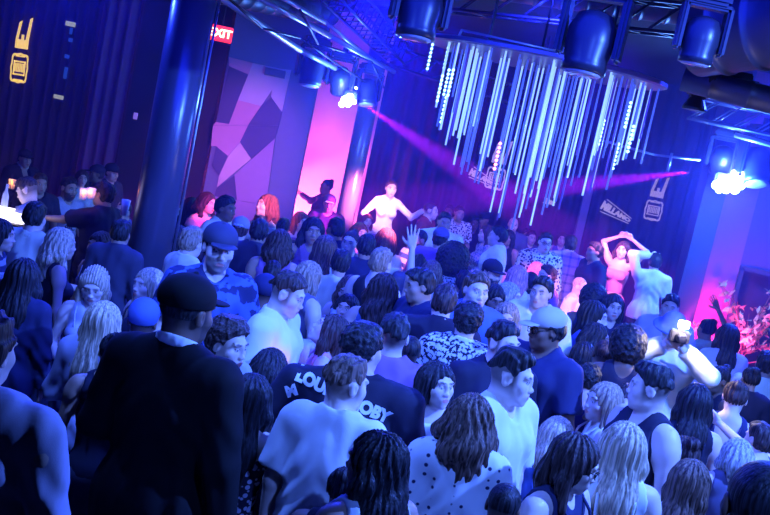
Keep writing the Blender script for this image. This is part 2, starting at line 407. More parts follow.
    # face opening and neck line
    if q.get('bang'): H((0,-.135,-.048),(.058,.10,.075),.02,'-')
    elif st in('buzz','fade','short','curly','slick','bun','pony','afro'):
        H((0,-.133,.006),(.125,.130,.087),.015,'-'); 
        if st not in('afro',):
            H((0,-.055,-.085),(.12,.075,.085),.015,'-'); H((0,.03,-.150),(.14,.14,.065),.015,'-')
            H((.085,-.005,-.02),(.03,.024,.045),.008,'-'); H((-.085,-.005,-.02),(.03,.024,.045),.008,'-')
        else: H((0,-.06,-.12),(.09,.10,.07),.02,'-')
    else:
        H((0,-.128,-.018),(.063,.10,.096),.018,'-'); f.cone(o+M@np.array([0,-.12,-.08])*hs,np.array([o[0],o[1]-.16,o[2]-L-.1]),.06,.11,.02,'-')
    v,fc=f.mesh()
    return v,fc
def build_cap(q,g,res,kind):
    o,M,hs=g.o,g.M,g.hs; out=[]
    bk=-1 if kind=='capback' else 1
    f=Field(axis(o[0]-.2,o[0]+.2,res),axis(o[1]-.26,o[1]+.26,res),axis(o[2]-.12,o[2]+.22,res))
    H=lambda c,rr,k=.01,op='+',m=.04: f.ell(np.array(c)*hs,tuple(x*hs for x in rr),k,op,m,M,o)
    if kind=='beanie': H((0,.020,.055),(.092,.112,.095)); H((0,-.02,-.075),(.2,.2,.082),.004,'-')
    elif kind=='bucket': H((0,.015,.060),(.094,.112,.085)); H((0,.01,.03),(.15,.17,.03),.03); H((0,.01,-.05),(.16,.19,.065),.004,'-')
    else:
        H((0,.018,.060),(.095,.116,.085)); H((0,0,-.055),(.3,.3,.088),.004,'-'); H((0,.0,.147),(.010,.010,.006),.006)
        if kind=='capback': H((0,-.105,.045),(.038,.05,.028),.006,'-')
    v1=f.mesh()
    if kind in('beanie','bucket'): return [v1]
    f=Field(*f.ax); H((0,-.108*bk+.0,.046),(.074,.072,.009)); H((0,-.115*bk,.024),(.060,.10,.016),.01,'-') 
    return [v1,f.mesh()]
def build_top(q,g,res):
    kind=q['top']; J=g.J; lo=np.array([-.34*g.w,-.24,.5]); hi=np.array([.34*g.w,.24,1.56])
    P=np.array([J(0,0,1.5)]+[g.S[s] for s in(1,-1)]+[g.E[s] for s in (1,-1)]+([g.W[s] for s in (1,-1)] if kind in('blazer','long','hoodie','shirt') else []))
    lo=np.minimum(lo,P.min(0)-.10); hi=np.maximum(hi,P.max(0)+.10)
    hem=q.get('hem',{'tee':.86,'polo':.86,'long':.86,'blazer':.80,'hoodie':.85,'shirt':.84,'tank':.88,'strap':.92,'crop':1.10,'dress':.55,'tube':1.05,'offs':.6}[kind])
    lo[2]=hem-.04; hi[2]=max(1.56,min(hi[2],1.95))
    f=Field(axis(lo[0],hi[0],res),axis(lo[1],hi[1],res),axis(lo[2],hi[2],res))
    inf={'blazer':.030,'hoodie':.032,'tee':.018,'polo':.018,'long':.014,'shirt':.022}.get(kind,.008)
    body_prims(g,f,inf,.05,'t')
    if hem<.9: f.cone(J(-.05,0,.95),J(-.05,0,hem-.1),.13*g.w+inf,.14*g.w+inf,.06,sq=.9); f.cone(J(.05,0,.95),J(.05,0,hem-.1),.13*g.w+inf,.14*g.w+inf,.06,sq=.9)
    if kind in('tee','polo'): f.cone(J(0,0,1.25),J(0,.0,.9),.15*g.w+inf,.16*g.w+inf,.06,sq=.72)
    if kind in('tee','polo'): arm_prims(g,f,.020,.72)
    elif kind=='crop' or kind=='offs': arm_prims(g,f,.012,.35)
    elif kind in('blazer','hoodie','long','shirt'):
        arm_prims(g,f,{'blazer':.026,'hoodie':.03,'long':.010,'shirt':.02}[kind],1.93,hem=False)
    X=f.ax[0][:,None,None];Y=f.ax[1][None,:,None];Z=f.ax[2][None,None,:]
    am={'tee':.011,'polo':.008,'blazer':.008,'hoodie':.011,'shirt':.011,'long':.006}.get(kind,.003)
    sd=q['seed']
    dd=am*(.8*vnoise(X*1.0,Y,Z*.55,24,sd)+.55*vnoise(X*1.3,Y,Z*.45,52,sd+3)+.6*np.sin((np.abs(X)*1.0+Z*.55)*62+3*np.sin(Z*9+sd)+2*np.sin(X*11))*np.clip((1.45-Z)*3,0,1))
    f.F=f.F+dd.astype(F32)
    # openings
    n=J(0,-.0,1.535)
    if kind in('tee','long'): f.cone(J(0,.03,1.60),J(0,-.035,1.53),.072,.068,.01,'-'); f.cone(J(0,-.05,1.52),J(0,-.09,1.50),.048,.05,.01,'-')
    if kind in('polo','shirt'): f.cone(J(0,.02,1.62),J(0,-.02,1.545),.070,.066,.01,'-'); f.cone(J(0,-.07,1.52),J(0,-.14,1.44),.04,.03,.01,'-'); 
    if kind in('blazer','hoodie'): f.cone(J(0,.02,1.62),J(0,-.02,1.53),.074,.070,.01,'-'); f.cone(J(0,-.08,1.52),J(0,-.17,1.25),.06,.03,.01,'-')
    if kind in('tank','strap','dress'):
        w_=.105 if kind=='tank' else .085
        for s in (1,-1):
            f.cone(J(s*(.20 if kind=='tank' else .205),0,1.56),J(s*.215,0,1.36),.075 if kind=='tank' else .10,.055 if kind=='tank' else .07,.012,'-',m=.1)
            f.cone(J(s*.22,0,1.45),J(s*.40,0,1.45),.11,.2,.01,'-')
        f.cone(J(0,-.0,1.62),J(0,-.15,1.44),.085,.06,.01,'-',m=.08)
        f.cone(J(0,.0,1.62),J(0,.15,1.45 if kind=='tank' else 1.36),.08,.06 if kind=='tank' else .085,.01,'-',m=.08)
    if kind in('tube','offs','crop'):
        zc=1.365 if kind!='crop' else 1.44
        b=f.block((-9,-9,zc),(9,9,9),0); f.F[b[0]]=np.maximum(f.F[b[0]],(b[3]-zc)+0*b[1]+0*b[2])
    b=f.block((-9,-9,-9),(9,9,hem+.02),0)
    if b is not None: f.F[b[0]]=np.maximum(f.F[b[0]],(hem-b[3])+0*b[1]+0*b[2])
    return f.mesh()
def build_straps(g):
    J=g.J; out=[]
    for s in (1,-1):
        f=Field(axis(min(0,s*.2)-.05,max(0,s*.2)+.05,.007),axis(-.2-.1,.22,.007),axis(1.28,1.56,.007))
        pts=[J(s*.075,-.135,1.34),J(s*.088,-.10,1.43),J(s*.092,-.03,1.495),J(s*.092,.045,1.49),J(s*.08,.11,1.42),J(s*.075,.122,1.34)]
        for a,b in zip(pts,pts[1:]): f.cone(a,b,.0075,.0075,.004)
        out.append(f.mesh())
    return out
def build_collar(g,kind,res=.007):
    J=g.J; f=Field(axis(-.16,.16,res),axis(-.24,.16,res),axis(1.36,1.60,res)); R=.066
    z0=(1.525 if kind!='tall' else 1.552) if kind!='crew' else 1.495; bg=kind=='tall'; r=(.013 if bg else .009) if kind!='crew' else .006; R=R if kind!='crew' else .078
    p=[]
    for i in range(15):
        a=(-150+300*i/14)*D2; back=(1+math.cos(a))/2
        p.append(J(R*math.sin(a),.012+R*math.cos(a)*.95,z0-.035*(1-back)+.01*back))
    for a,b in zip(p,p[1:]): f.cone(a,b,r,r,.004); f.cone(a+[0,0,-.014],b+[0,0,-.014],r*1.1,r*1.1,.01)
    if kind=='crew': f.cone(p[0],p[-1],r,r,.004)
    return f.mesh()
def build_pants(q,g,res):
    kind=q.get('bot','jeans'); f=Field(axis(-.32,.32,res),axis(-.24,.22,res),axis(0,1.06,res*1.4))
    if kind=='skirt':
        f.ell((0,.01,.93),(.19*g.w,.13,.16),.03); f.cone((0,0,.92),(0,-.01,.62),.16,.19,.04,sq=.75); zc=.60
    else:
        body_prims(g,f,.014,.04,'l'); f.ell((0,.012,.93),(.182*g.w,.128,.13),.05); zc=.07
        if kind=='shorts': zc=.55
    X=f.ax[0][:,None,None];Y=f.ax[1][None,:,None];Z=f.ax[2][None,None,:]
    f.F=f.F+(.004*vnoise(X,Y,Z,30,q['seed'])).astype(F32)
    f.F=np.maximum(f.F,(zc-Z)+0*X+0*Y); f.F=np.maximum(f.F,(Z-1.02)+0*X+0*Y)
    return f.mesh()
# ---------------------------------------------------------------- materials
_m={}
def nodes(name):
    m=bpy.data.materials.new(name); m.use_nodes=True; t=m.node_tree
    return m,t,t.nodes['Principled BSDF']
def N(t,kind,**kw):
    n=t.nodes.new(kind)
    for k,v in kw.items():
        if k in n.inputs.keys() and not hasattr(n,k): n.inputs[k].default_value=v
        else: setattr(n,k,v)
    return n
def rgba(c): return (c[0],c[1],c[2],1)
def bump(t,b,src,strength,dist):
    n=t.nodes.new('ShaderNodeBump'); n.inputs['Strength'].default_value=strength; n.inputs['Distance'].default_value=dist
    t.links.new(src,n.inputs['Height']); t.links.new(n.outputs[0],b.inputs['Normal'])
def plain(name,col,rough=.5,metal=0,emit=None,es=0,noise=0,nscale=8,spec=.5):
    k=('p',name,col,rough,metal,emit,es)
    if k in _m: return _m[k]
    m,t,b=nodes(name); b.inputs['Base Color'].default_value=rgba(col); b.inputs['Roughness'].default_value=rough; b.inputs['Metallic'].default_value=metal
    b.inputs['Specular IOR Level'].default_value=spec
    if emit: b.inputs['Emission Color'].default_value=rgba(emit); b.inputs['Emission Strength'].default_value=es
    tc=N(t,'ShaderNodeTexCoord'); n=N(t,'ShaderNodeTexNoise'); n.inputs['Scale'].default_value=nscale; n.inputs['Detail'].default_value=3
    t.links.new(tc.outputs['Object'],n.inputs['Vector'])
    mx=N(t,'ShaderNodeMix',data_type='RGBA'); mx.inputs[6].default_value=rgba(tuple(c*(1-.25*(noise or .3)) for c in col)); mx.inputs[7].default_value=rgba(tuple(min(1,c*(1+.25*(noise or .3))) for c in col))
    t.links.new(n.outputs['Fac'],mx.inputs[0]); t.links.new(mx.outputs[2],b.inputs['Base Color'])
    _m[k]=m; return m
def skin_mat():
    if 'skin' in _m: return _m['skin']
    m,t,b=nodes('skin'); a=N(t,'ShaderNodeVertexColor',layer_name='Col'); t.links.new(a.outputs[0],b.inputs['Base Color'])
    b.inputs['Roughness'].default_value=.48; b.inputs['Specular IOR Level'].default_value=.45
    n=N(t,'ShaderNodeTexNoise'); n.inputs['Scale'].default_value=260; tc=N(t,'ShaderNodeTexCoord'); t.links.new(tc.outputs['Object'],n.inputs['Vector']); bump(t,b,n.outputs['Fac'],.15,.002)
    _m['skin']=m; return m
def hair_mat(key,curly=False):
    k=('hair',key,curly)
    if k in _m: return _m[k]
    c=HAIRC[key]; m,t,b=nodes('hair'); tc=N(t,'ShaderNodeTexCoord'); mp=N(t,'ShaderNodeMapping'); mp.inputs['Scale'].default_value=(90,90,90) if curly else (110,110,3.2)
    t.links.new(tc.outputs['Object'],mp.inputs['Vector']); n=N(t,'ShaderNodeTexNoise'); n.inputs['Scale'].default_value=1; n.inputs['Detail'].default_value=2; n.inputs['Distortion'].default_value=.6 if curly else .12
    t.links.new(mp.outputs[0],n.inputs['Vector'])
    r=N(t,'ShaderNodeValToRGB'); r.color_ramp.elements[0].position=.36; r.color_ramp.elements[1].position=.66
    r.color_ramp.elements[0].color=rgba(tuple(x*(.28 if c[0]<.2 else .5) for x in c)); r.color_ramp.elements[1].color=rgba(tuple(min(1,x*(1.5 if c[0]<.2 else 1.3)) for x in c))
    t.links.new(n.outputs['Fac'],r.inputs[0]); t.links.new(r.outputs[0],b.inputs['Base Color'])
    b.inputs['Roughness'].default_value=.5; b.inputs['Specular IOR Level'].default_value=.28; bump(t,b,n.outputs['Fac'],.8,.006)
    _m[k]=m; return m
def cloth(col,pat=None,col2=(.02,.02,.03),rough=.8):
    k=('c',col,pat,col2,rough)
    if k in _m: return _m[k]
    m,t,b=nodes('fabric' if not pat else pat+'_fabric'); L=t.links.new
    b.inputs['Roughness'].default_value=rough; b.inputs['Specular IOR Level'].default_value=.25
    tc=N(t,'ShaderNodeTexCoord'); ob=tc.outputs['Object']
    n=N(t,'ShaderNodeTexNoise'); n.inputs['Scale'].default_value=300; L(ob,n.inputs['Vector']); bump(t,b,n.outputs['Fac'],.25,.002)
    mx=N(t,'ShaderNodeMix',data_type='RGBA'); mx.inputs[6].default_value=rgba(col); mx.inputs[7].default_value=rgba(col2)
    L(mx.outputs[2],b.inputs['Base Color'])
    def thr(src,a,b_=None):
        r=N(t,'ShaderNodeMapRange'); r.inputs[1].default_value=a; r.inputs[2].default_value=(b_ if b_ is not None else a+.02); L(src,r.inputs[0]); return r.outputs[0]
    if pat=='leopard':
        v=N(t,'ShaderNodeTexVoronoi',feature='DISTANCE_TO_EDGE'); v.inputs['Scale'].default_value=34; w=N(t,'ShaderNodeTexNoise'); w.inputs['Scale'].default_value=24
        ad=N(t,'ShaderNodeVectorMath',operation='SCALE'); ad.inputs[3].default_value=.05; a2=N(t,'ShaderNodeVectorMath',operation='ADD'); L(ob,w.inputs['Vector']); L(w.outputs['Color'],ad.inputs[0]); L(ob,a2.inputs[0]); L(ad.outputs[0],a2.inputs[1]); L(a2.outputs[0],v.inputs['Vector'])
        w2=N(t,'ShaderNodeTexNoise'); w2.inputs['Scale'].default_value=45; L(ob,w2.inputs['Vector'])
        ml=N(t,'ShaderNodeMath',operation='MULTIPLY'); L(thr(w2.outputs['Fac'],.45,.49),ml.inputs[0]); iv=N(t,'ShaderNodeMath',operation='SUBTRACT'); iv.inputs[0].default_value=1; L(thr(v.outputs['Distance'],.16,.2),iv.inputs[1]); L(iv.outputs[0],ml.inputs[1]); L(ml.outputs[0],mx.inputs[0])
    elif pat in('floral','speckle','dots'):
        v=N(t,'ShaderNodeTexVoronoi'); v.inputs['Scale'].default_value={'floral':36,'speckle':55,'dots':24}[pat]; v.inputs['Randomness'].default_value=.25 if pat=='dots' else 1; L(ob,v.inputs['Vector'])
        iv=N(t,'ShaderNodeMath',operation='SUBTRACT'); iv.inputs[0].default_value=1; a={'floral':.42,'speckle':.40,'dots':.17}[pat]; L(thr(v.outputs['Distance'],a,a+.06),iv.inputs[1]); L(iv.outputs[0],mx.inputs[0])
    elif pat=='camo':
        v=N(t,'ShaderNodeTexNoise'); v.inputs['Scale'].default_value=13; L(ob,v.inputs['Vector']); L(thr(v.outputs['Fac'],.5,.53),mx.inputs[0])
    elif pat in('stripes','plaid'):
        sx=N(t,'ShaderNodeSeparateXYZ'); L(ob,sx.inputs[0])
        def st(s,fr,th):
            m1=N(t,'ShaderNodeMath',operation='MULTIPLY'); m1.inputs[1].default_value=fr; L(s,m1.inputs[0]); f=N(t,'ShaderNodeMath',operation='FRACT'); L(m1.outputs[0],f.inputs[0]); return thr(f.outputs[0],th,th+.03)
        a=st(sx.outputs[2],11 if pat=='stripes' else 10,.5 if pat=='stripes' else .72)
        if pat=='stripes': L(a,mx.inputs[0])
        else:
            c_=st(sx.outputs[0],10,.72); q_=N(t,'ShaderNodeMath',operation='ADD'); L(a,q_.inputs[0]); L(c_,q_.inputs[1]); h=N(t,'ShaderNodeMath',operation='MULTIPLY'); h.inputs[1].default_value=.5; L(q_.outputs[0],h.inputs[0]); L(h.outputs[0],mx.inputs[0])
    elif pat=='vstripes':
        sx=N(t,'ShaderNodeSeparateXYZ'); L(ob,sx.inputs[0]); m1=N(t,'ShaderNodeMath',operation='MULTIPLY'); m1.inputs[1].default_value=26; L(sx.outputs[0],m1.inputs[0]); f=N(t,'ShaderNodeMath',operation='FRACT'); L(m1.outputs[0],f.inputs[0]); L(thr(f.outputs[0],.6),mx.inputs[0])
    else: mx.inputs[0].default_value=0
    _m[k]=m; return m
def link(name,me,mat,parent=None):
    o=bpy.data.objects.new(name,me); C.objects.link(o)
    if mat: me.materials.append(mat)
    if parent: o.parent=parent
    return o
# ---------------------------------------------------------------- person assembly
COL={'W':(.82,.82,.80),'K':(.022,.022,.045),'S':(.007,.007,.010),'N':(.03,.035,.10),'B':(.10,.16,.42),'G':(.35,.36,.38),'L':(.50,.48,.62),'Y':(.80,.80,.58),'P':(.80,.35,.55),'R':(.35,.05,.08),'V':(.32,.16,.38),'D':(.06,.06,.10),'T':(.55,.50,.42),'Q':(.14,.13,.22),'E':(.62,.66,.72)}
_seed=[100]
def solve_place(q):
    px,py,h=q['px'],q['py'],q['h']
    d=ray(px,py); fem=q['sex']=='f'
    Y=q.get('d') or FPX*.235/h
    z0=q.get('z0',0); lo,hi=(1.46,1.73) if fem else (1.54,1.88)
    if q.get('zr'): lo,hi=q['zr']
    t=Y/(d@_f0)   # depth along the view axis
    p=CP+d*t; z=p[2]-z0
    zc=min(max(z,lo),hi)
    if q.get('d') is None and abs(d[2])>1e-6 and zc!=z:
        t=(zc+z0-CAMZ)/d[2]; p=CP+d*t
    else: zc=z
    q['real_d']=float(t*(d@_f0)); q['zh']=zc; q['p']=p
    q['hs']=min(1.30,max(.90,h*q['real_d']/FPX/.235/(zc/1.63)))
    return p,zc
TOPNAME={'tee':'t_shirt','polo':'polo_shirt','long':'long_sleeved_top','blazer':'jacket','hoodie':'hooded_jacket','shirt':'shirt','tank':'tank_top','strap':'strap_top','crop':'crop_top','dress':'dress','tube':'tube_top','offs':'off_shoulder_dress'}
def person(px,py,h,yaw,sex,hair,hc,top,tc,skin,label,**k):
    q=dict(px=px,py=py,h=h,sex=sex,hair=hair,hc=hc,top=top,skin=skin,seed=_seed[0],nod=4,**k) if 'nod' not in k else dict(px=px,py=py,h=h,sex=sex,hair=hair,hc=hc,top=top,skin=skin,seed=_seed[0],**k)
    _seed[0]+=1; q.update(yaw=yaw,tc=tc,label=label); solve_place(q); crowd.append(q); return q
def spread_crowd():
    # nobody stands inside anybody else: slide pairs that are too close apart along their sight lines
    for it in range(160):
        mv=0
        for i,a in enumerate(crowd):
            for b_ in crowd[i+1:]:
                if abs(a['p'][1]-b_['p'][1])>.5: continue
                need=.40*(1+.25*((a.get('wide',1)+b_.get('wide',1))/2-1))
                dx=a['p'][:2]-b_['p'][:2]; L=float(np.hypot(*dx))
                if L>=need: continue
                n_,f_=(a,b_) if a['p'][1]<b_['p'][1] else (b_,a); mv+=1
                for w_,sg in ((n_,-1),(f_,1)):
                    if w_.get('fix'): continue
                    d=ray(w_['px'],w_['py']); d=d/np.hypot(d[0],d[1])
                    p2=w_['p']+d*sg*.02; z=p2[2]-w_.get('z0',0)
                    if (1.40 if w_['sex']=='f' else 1.48)<z<1.93 and p2[1]<16.8: w_['p']=p2; w_['zh']=z
        if not mv: break
    for q in crowd:
        q['real_d']=float((q['p']-CP)@_f0); q['hs']=min(1.22,max(.86,.95*q['h']*q['real_d']/FPX/.235/(q['zh']/1.63)))
def build_person(q):
    p,zh=q['p'],q['zh']; sc_=zh/1.63; px,py,h,yaw,sex,hair,hc,top,tc,skin,label=[q[k_] for k_ in('px','py','h','yaw','sex','hair','hc','top','tc','skin','label')]
    g=make_rig(q)
    big=h*1.0
    hres=.0045 if big>=46 else .0055 if big>=36 else .0065 if big>=24 else .0085
    res=.012 if big>=46 else .015 if big>=30 else .019
    v,f,c=build_body(q,g,res,hres,.03)
    root=link('person',to_mesh('person',v,f,c),skin_mat())
    ya=(yaw-q.get('hy',0))*D2      # yaw is where the head looks; the body is turned back by hy
    Rz=rotz(ya); off=Rz@(g.o*sc_)
    root.location=(p[0]-off[0],p[1]-off[1],p[2]-off[2]); root.rotation_euler=(0,0,ya); root.scale=(sc_,)*3
    root['label']=label; root['category']='person'
    root['group']=q.get('group','people in the club crowd')
    if hair!='bald':
        v,f=build_hair(q,g,max(hres*1.05,.005)); link('hair',to_mesh('hair',v,f),hair_mat(hc,hair in('curly','afro')),root)
    pat=q.get('pat'); c2=COL[q.get('c2','K')]
    if top:
        v,f=build_top(q,g,max(res*.85,.010)); T=link(TOPNAME[top],to_mesh('top',v,f),cloth(COL[tc],pat,c2),root); q['T']=T
        if top in('strap','dress','tank') and top!='tank':
            [link('strap',to_mesh('strap',*vf),cloth(COL[q.get('sc',tc)]),T) for vf in build_straps(g)]
        if top in('polo','shirt','blazer'):
            v,f=build_collar(g,'tall' if top=='blazer' else 'polo'); link('collar',to_mesh('collar',v,f),cloth(COL[q.get('cc',tc)]),T)
        elif top=='tee' and h>26:
            v,f=build_collar(g,'crew'); link('collar',to_mesh('collar',v,f),cloth(COL[q.get('cc',tc)]),T)
        if top not in('dress','offs'):
            v,f=build_pants(q,g,.022); b=q.get('bot','skirt' if (sex=='f' and q['seed']%2) else 'jeans')
            link({'skirt':'skirt','jeans':'trousers','shorts':'shorts'}[b],to_mesh('trousers',v,f),cloth(COL[q.get('bc','D')]),root)
    if q.get('cap'):
        ms=build_cap(q,g,max(hres,.006),q['cap']); cp=link({'capback':'cap'}.get(q['cap'],q['cap']),to_mesh('cap',*ms[0]),cloth(COL[q.get('capc','K')]),root); q['C']=cp
        if len(ms)>1: link('brim',to_mesh('brim',*ms[1]),cloth(COL[q.get('brimc',q.get('capc','K'))]),cp)
    if q.get('glasses'):
        F=Field(axis(g.o[0]-.13,g.o[0]+.13,.0045),axis(g.o[1]-.17,g.o[1]+.13,.0045),axis(g.o[2]-.09,g.o[2]+.09,.0045))
        W_=lambda c: g.o+g.M@(np.array(c)*g.hs)
        for s_ in (1,-1):
            pts=[W_((s_*.032+.023*math.cos(a_),-.106+.012*abs(math.cos(a_)),.006+.018*math.sin(a_))) for a_ in np.linspace(0,6.283,15)]
            for a_,b2 in zip(pts,pts[1:]): F.cone(a_,b2,.0034,.0034,.001)
            F.cone(W_((s_*.056,-.094,.012)),W_((s_*.078,.01,.012)),.0034,.0034,.001)
        F.cone(W_((-.010,-.107,.010)),W_((.010,-.107,.010)),.0034,.0034,.001)
        link('glasses',to_mesh('glasses',*F.mesh()),plain('glasses_black',(.02,.02,.02),.25),root)
    q['root']=root; q['g']=g; q['sc']=sc_; root_q[root.name]=q
    return q
root_q={}; crowd=[]
# ---------------------------------------------------------------- mesh builders
def mk(name,bm,mat,parent=None,smooth=False):
    me=bpy.data.meshes.new(name); bmesh.ops.recalc_face_normals(bm,faces=bm.faces); bm.to_mesh(me); bm.free()
    if smooth:
        for p in me.polygons: p.use_smooth=True
    return link(name,me,mat,parent)
def box(bm,c,s,R=None,bev=0):
    M=Matrix.Translation(V3(c))@((R if R is not None else Matrix.Identity(3)).to_4x4())@Matrix.Diagonal((s[0],s[1],s[2],1))
    r=bmesh.ops.create_cube(bm,size=1,matrix=M)
    if bev: bmesh.ops.bevel(bm,geom=list({e for v in r['verts'] for e in v.link_edges}),offset=bev,segments=2,affect='EDGES')
def tube(bm,a,b,r,r2=None,n=12,caps=True):
    a=V3(a);b=V3(b);d=b-a; M=Matrix.Translation((a+b)/2)@d.to_track_quat('Z','Y').to_matrix().to_4x4()
    bmesh.ops.create_cone(bm,cap_ends=caps,segments=n,radius1=r,radius2=r if r2 is None else r2,depth=d.length,matrix=M)
def path(bm,pts,r,n=8):
    for a,b in zip(pts,pts[1:]): tube(bm,a,b,r,n=n)
    for p in pts[1:-1]: bmesh.ops.create_icosphere(bm,subdivisions=2,radius=r*1.02,matrix=Matrix.Translation(V3(p)))
def lathe(bm,prof,M,n=28):
    rings=[]
    for r,z in prof: rings.append([bm.verts.new(M@Vector((r*math.cos(2*math.pi*i/n),r*math.sin(2*math.pi*i/n),z))) for i in range(n)])
    for A,B in zip(rings,rings[1:]):
        for i in range(n): bm.faces.new((A[i],A[(i+1)%n],B[(i+1)%n],B[i]))
    bm.faces.new(rings[0][::-1]); bm.faces.new(rings[-1])
def prism(bm,pts,off):
    """flat polygon given by world points, thickened by the vector off"""
    a=[bm.verts.new(V3(p)) for p in pts]; b=[bm.verts.new(V3(p)+V3(off)) for p in pts]; n=len(pts)
    bm.faces.new(a); bm.faces.new(b[::-1])
    for i in range(n): bm.faces.new((a[i],b[i],b[(i+1)%n],a[(i+1)%n]))
def struct(name,bm,mat,label=None,parent=None,smooth=False):
    o=mk(name,bm,mat,parent,smooth)
    if not parent:
        o['kind']='structure'
        if label: o['label']=label
    return o
def empty(name,loc,label,cat,group=None):
    o=bpy.data.objects.new(name,None); C.objects.link(o); o.location=loc; o.empty_display_size=.1
    tagp(o,label,cat,group); return o
def tagp(o,label,cat,group=None):
    o['label']=label; o['category']=cat
    if group: o['group']=group
    return o
def child(name,bm,mat,parent,smooth=False):
    o=mk(name,bm,mat,None,smooth); o.parent=parent; bpy.context.view_layer.update(); o.matrix_parent_inverse=parent.matrix_world.inverted(); return o
B=bmesh.new
# ---------------------------------------------------------------- the room
def wallmat(name,col,rough=.8,scale=3,amt=.35):
    return plain(name,col,rough,noise=amt,nscale=scale)
m_floor=wallmat('floor_vinyl',(.03,.03,.035),.35); m_ceil=wallmat('black_ceiling',(.02,.02,.025),.9)
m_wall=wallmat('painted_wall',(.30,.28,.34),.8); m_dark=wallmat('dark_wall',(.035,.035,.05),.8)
m_black=plain('black_metal',(.03,.03,.035),.42,.3); m_steel=plain('steel',(.45,.46,.5),.35,.9)
b=B(); box(b,(0,8.5,-.05),(22,24,.1)); struct('floor',b,m_floor,'dark club floor under the crowd')
b=B(); box(b,(0,8.5,4.65),(22,24,.1)); struct('ceiling',b,m_ceil,'black ceiling over the dance floor')
b=B(); box(b,(-10.6,8.5,2.3),(.2,24,4.6)); struct('wall_left',b,m_dark)
b=B(); box(b,(10.6,8.5,2.3),(.2,24,4.6)); struct('wall_right',b,m_dark)
b=B(); box(b,(0,-3.4,2.3),(22,.2,4.6)); struct('wall_front',b,m_dark)
b=B(); box(b,(0,19.2,2.3),(22,.2,4.6)); struct('wall_back',b,m_dark)
def curtain(name,x0,x1,y,mat,label,fold=.16,amp=.06,z0=0,z1=4.55):
    bm=B(); n=max(8,int((x1-x0)/fold*8)); rows=[]
    rr=random.Random(int(x0*100)); ph=[rr.uniform(-.5,.5) for _ in range(n+1)]
    for z in (z1,(z0+z1)/2,z0):
        rows.append([bm.verts.new((x0+(x1-x0)*i/n,y+amp*math.sin(i/8*2*math.pi+.7*math.sin(i*.11))*(1+.3*math.sin(i*.37)),z)) for i in range(n+1)])
    for A,Bb in zip(rows,rows[1:]):
        for i in range(n): bm.faces.new((A[i],A[i+1],Bb[i+1],Bb[i]))
    ex=bmesh.ops.solidify(bm,geom=bm.faces[:],thickness=.02)
    o=mk(name,bm,mat,None,True); tagp(o,label,'curtain','stage curtains along the back wall'); return o
m_cur=plain('curtain_velvet',(.09,.05,.13),.9,noise=.5); m_cur2=plain('curtain_lit_violet',(.38,.22,.50),.9,noise=.5)  # second curtain is a lit copy: violet light put into its colour
yb=17.2
xL=at(95,100,yb-1.2)[0]
curtain('curtain',-10,at(84,110,15.6)[0],15.6,m_cur,'dark pleated curtain at far left behind the booth, gold emblem hanging before it')
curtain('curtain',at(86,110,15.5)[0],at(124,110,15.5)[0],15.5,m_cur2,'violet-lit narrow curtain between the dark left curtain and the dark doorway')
b=B(); box(b,((at(124,110,15.5)[0]+at(212,120,15.5)[0])/2,15.75,2.3),(at(212,120,15.5)[0]-at(124,110,15.5)[0],.2,4.6)); struct('wall_back_left',b,m_dark,'dark wall behind the large round column')
# mural wall
ym=14.9
def quad(pts,Y): return [at(x,y,Y) for x,y in pts]
xm0=at(214,130,ym)[0]; xm1=at(279,120,ym)[0]; xm2=at(306,141,ym)[0]
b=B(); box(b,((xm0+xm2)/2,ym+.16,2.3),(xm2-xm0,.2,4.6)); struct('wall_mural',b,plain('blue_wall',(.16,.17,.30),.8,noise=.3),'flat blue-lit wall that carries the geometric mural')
mural=empty('geometric_mural',(at(245,130,ym)[0],ym,1.0),'large wall mural of overlapping pink, violet and dark triangles beside the exit sign','mural')
MU={'c':plain('mural_cream',(.62,.42,.50),.7),'p':plain('mural_pink',(.55,.26,.42),.7),'v':plain('mural_violet',(.36,.22,.42),.7),'d':plain('mural_navy',(.07,.06,.16),.7),'l':plain('mural_lilac',(.50,.42,.62),.7)}
for i,(cc,pp) in enumerate([('p',[(229,57),(253,63),(252,76),(229,66)]),('d',[(229,66.5),(252,76),(229,124),(216,122)]),('l',[(253,63),(277,68),(272,90),(261,106),(238,100)]),('p',[(238,100),(261,106),(248,125),(213,125),(216,122),(229,124)]),
 ('l',[(277,68),(291,70),(282,112),(271,97),(272,90)]),('d',[(271,97.5),(282,112.5),(279,125),(248,125),(261,106.5)]),('p',[(213,125.4),(248,125.4),(240,142),(228,156),(216,146),(211,146)]),('d',[(216,146.5),(228,156),(219,176),(212,166)]),
 ('d',[(248,125.4),(279,125.4),(275,138),(251.6,159),(240,142)]),('c',[(240,142.5),(251,159),(217,187),(219,176),(228,156.4)]),('v',[(275,138.5),(266,205),(237,200),(234.5,175),(251.6,159.4)]),('d',[(234.3,175.5),(236.5,200),(214,196),(217,187.5)]),('v',[(214,196.4),(236.5,200.4),(266,205.4),(262,225),(208,222)])]):
    b=B(); prism(b,quad(pp,ym+.03-.002*i),(0,.02,0)); child('triangle_panel',b,MU[cc],mural)
b=B(); box(b,at(275,73,ym-.02),(.30,.06,.11))
for k in range(5): box(b,at(275,73,ym-.05)+np.array([0,0,-.04+k*.02]),(.28,.02,.006))
v=mk('air_vent',b,plain('vent_grey',(.12,.12,.2),.6)); tagp(v,'small dark rectangular air vent at the top of the mural','vent')
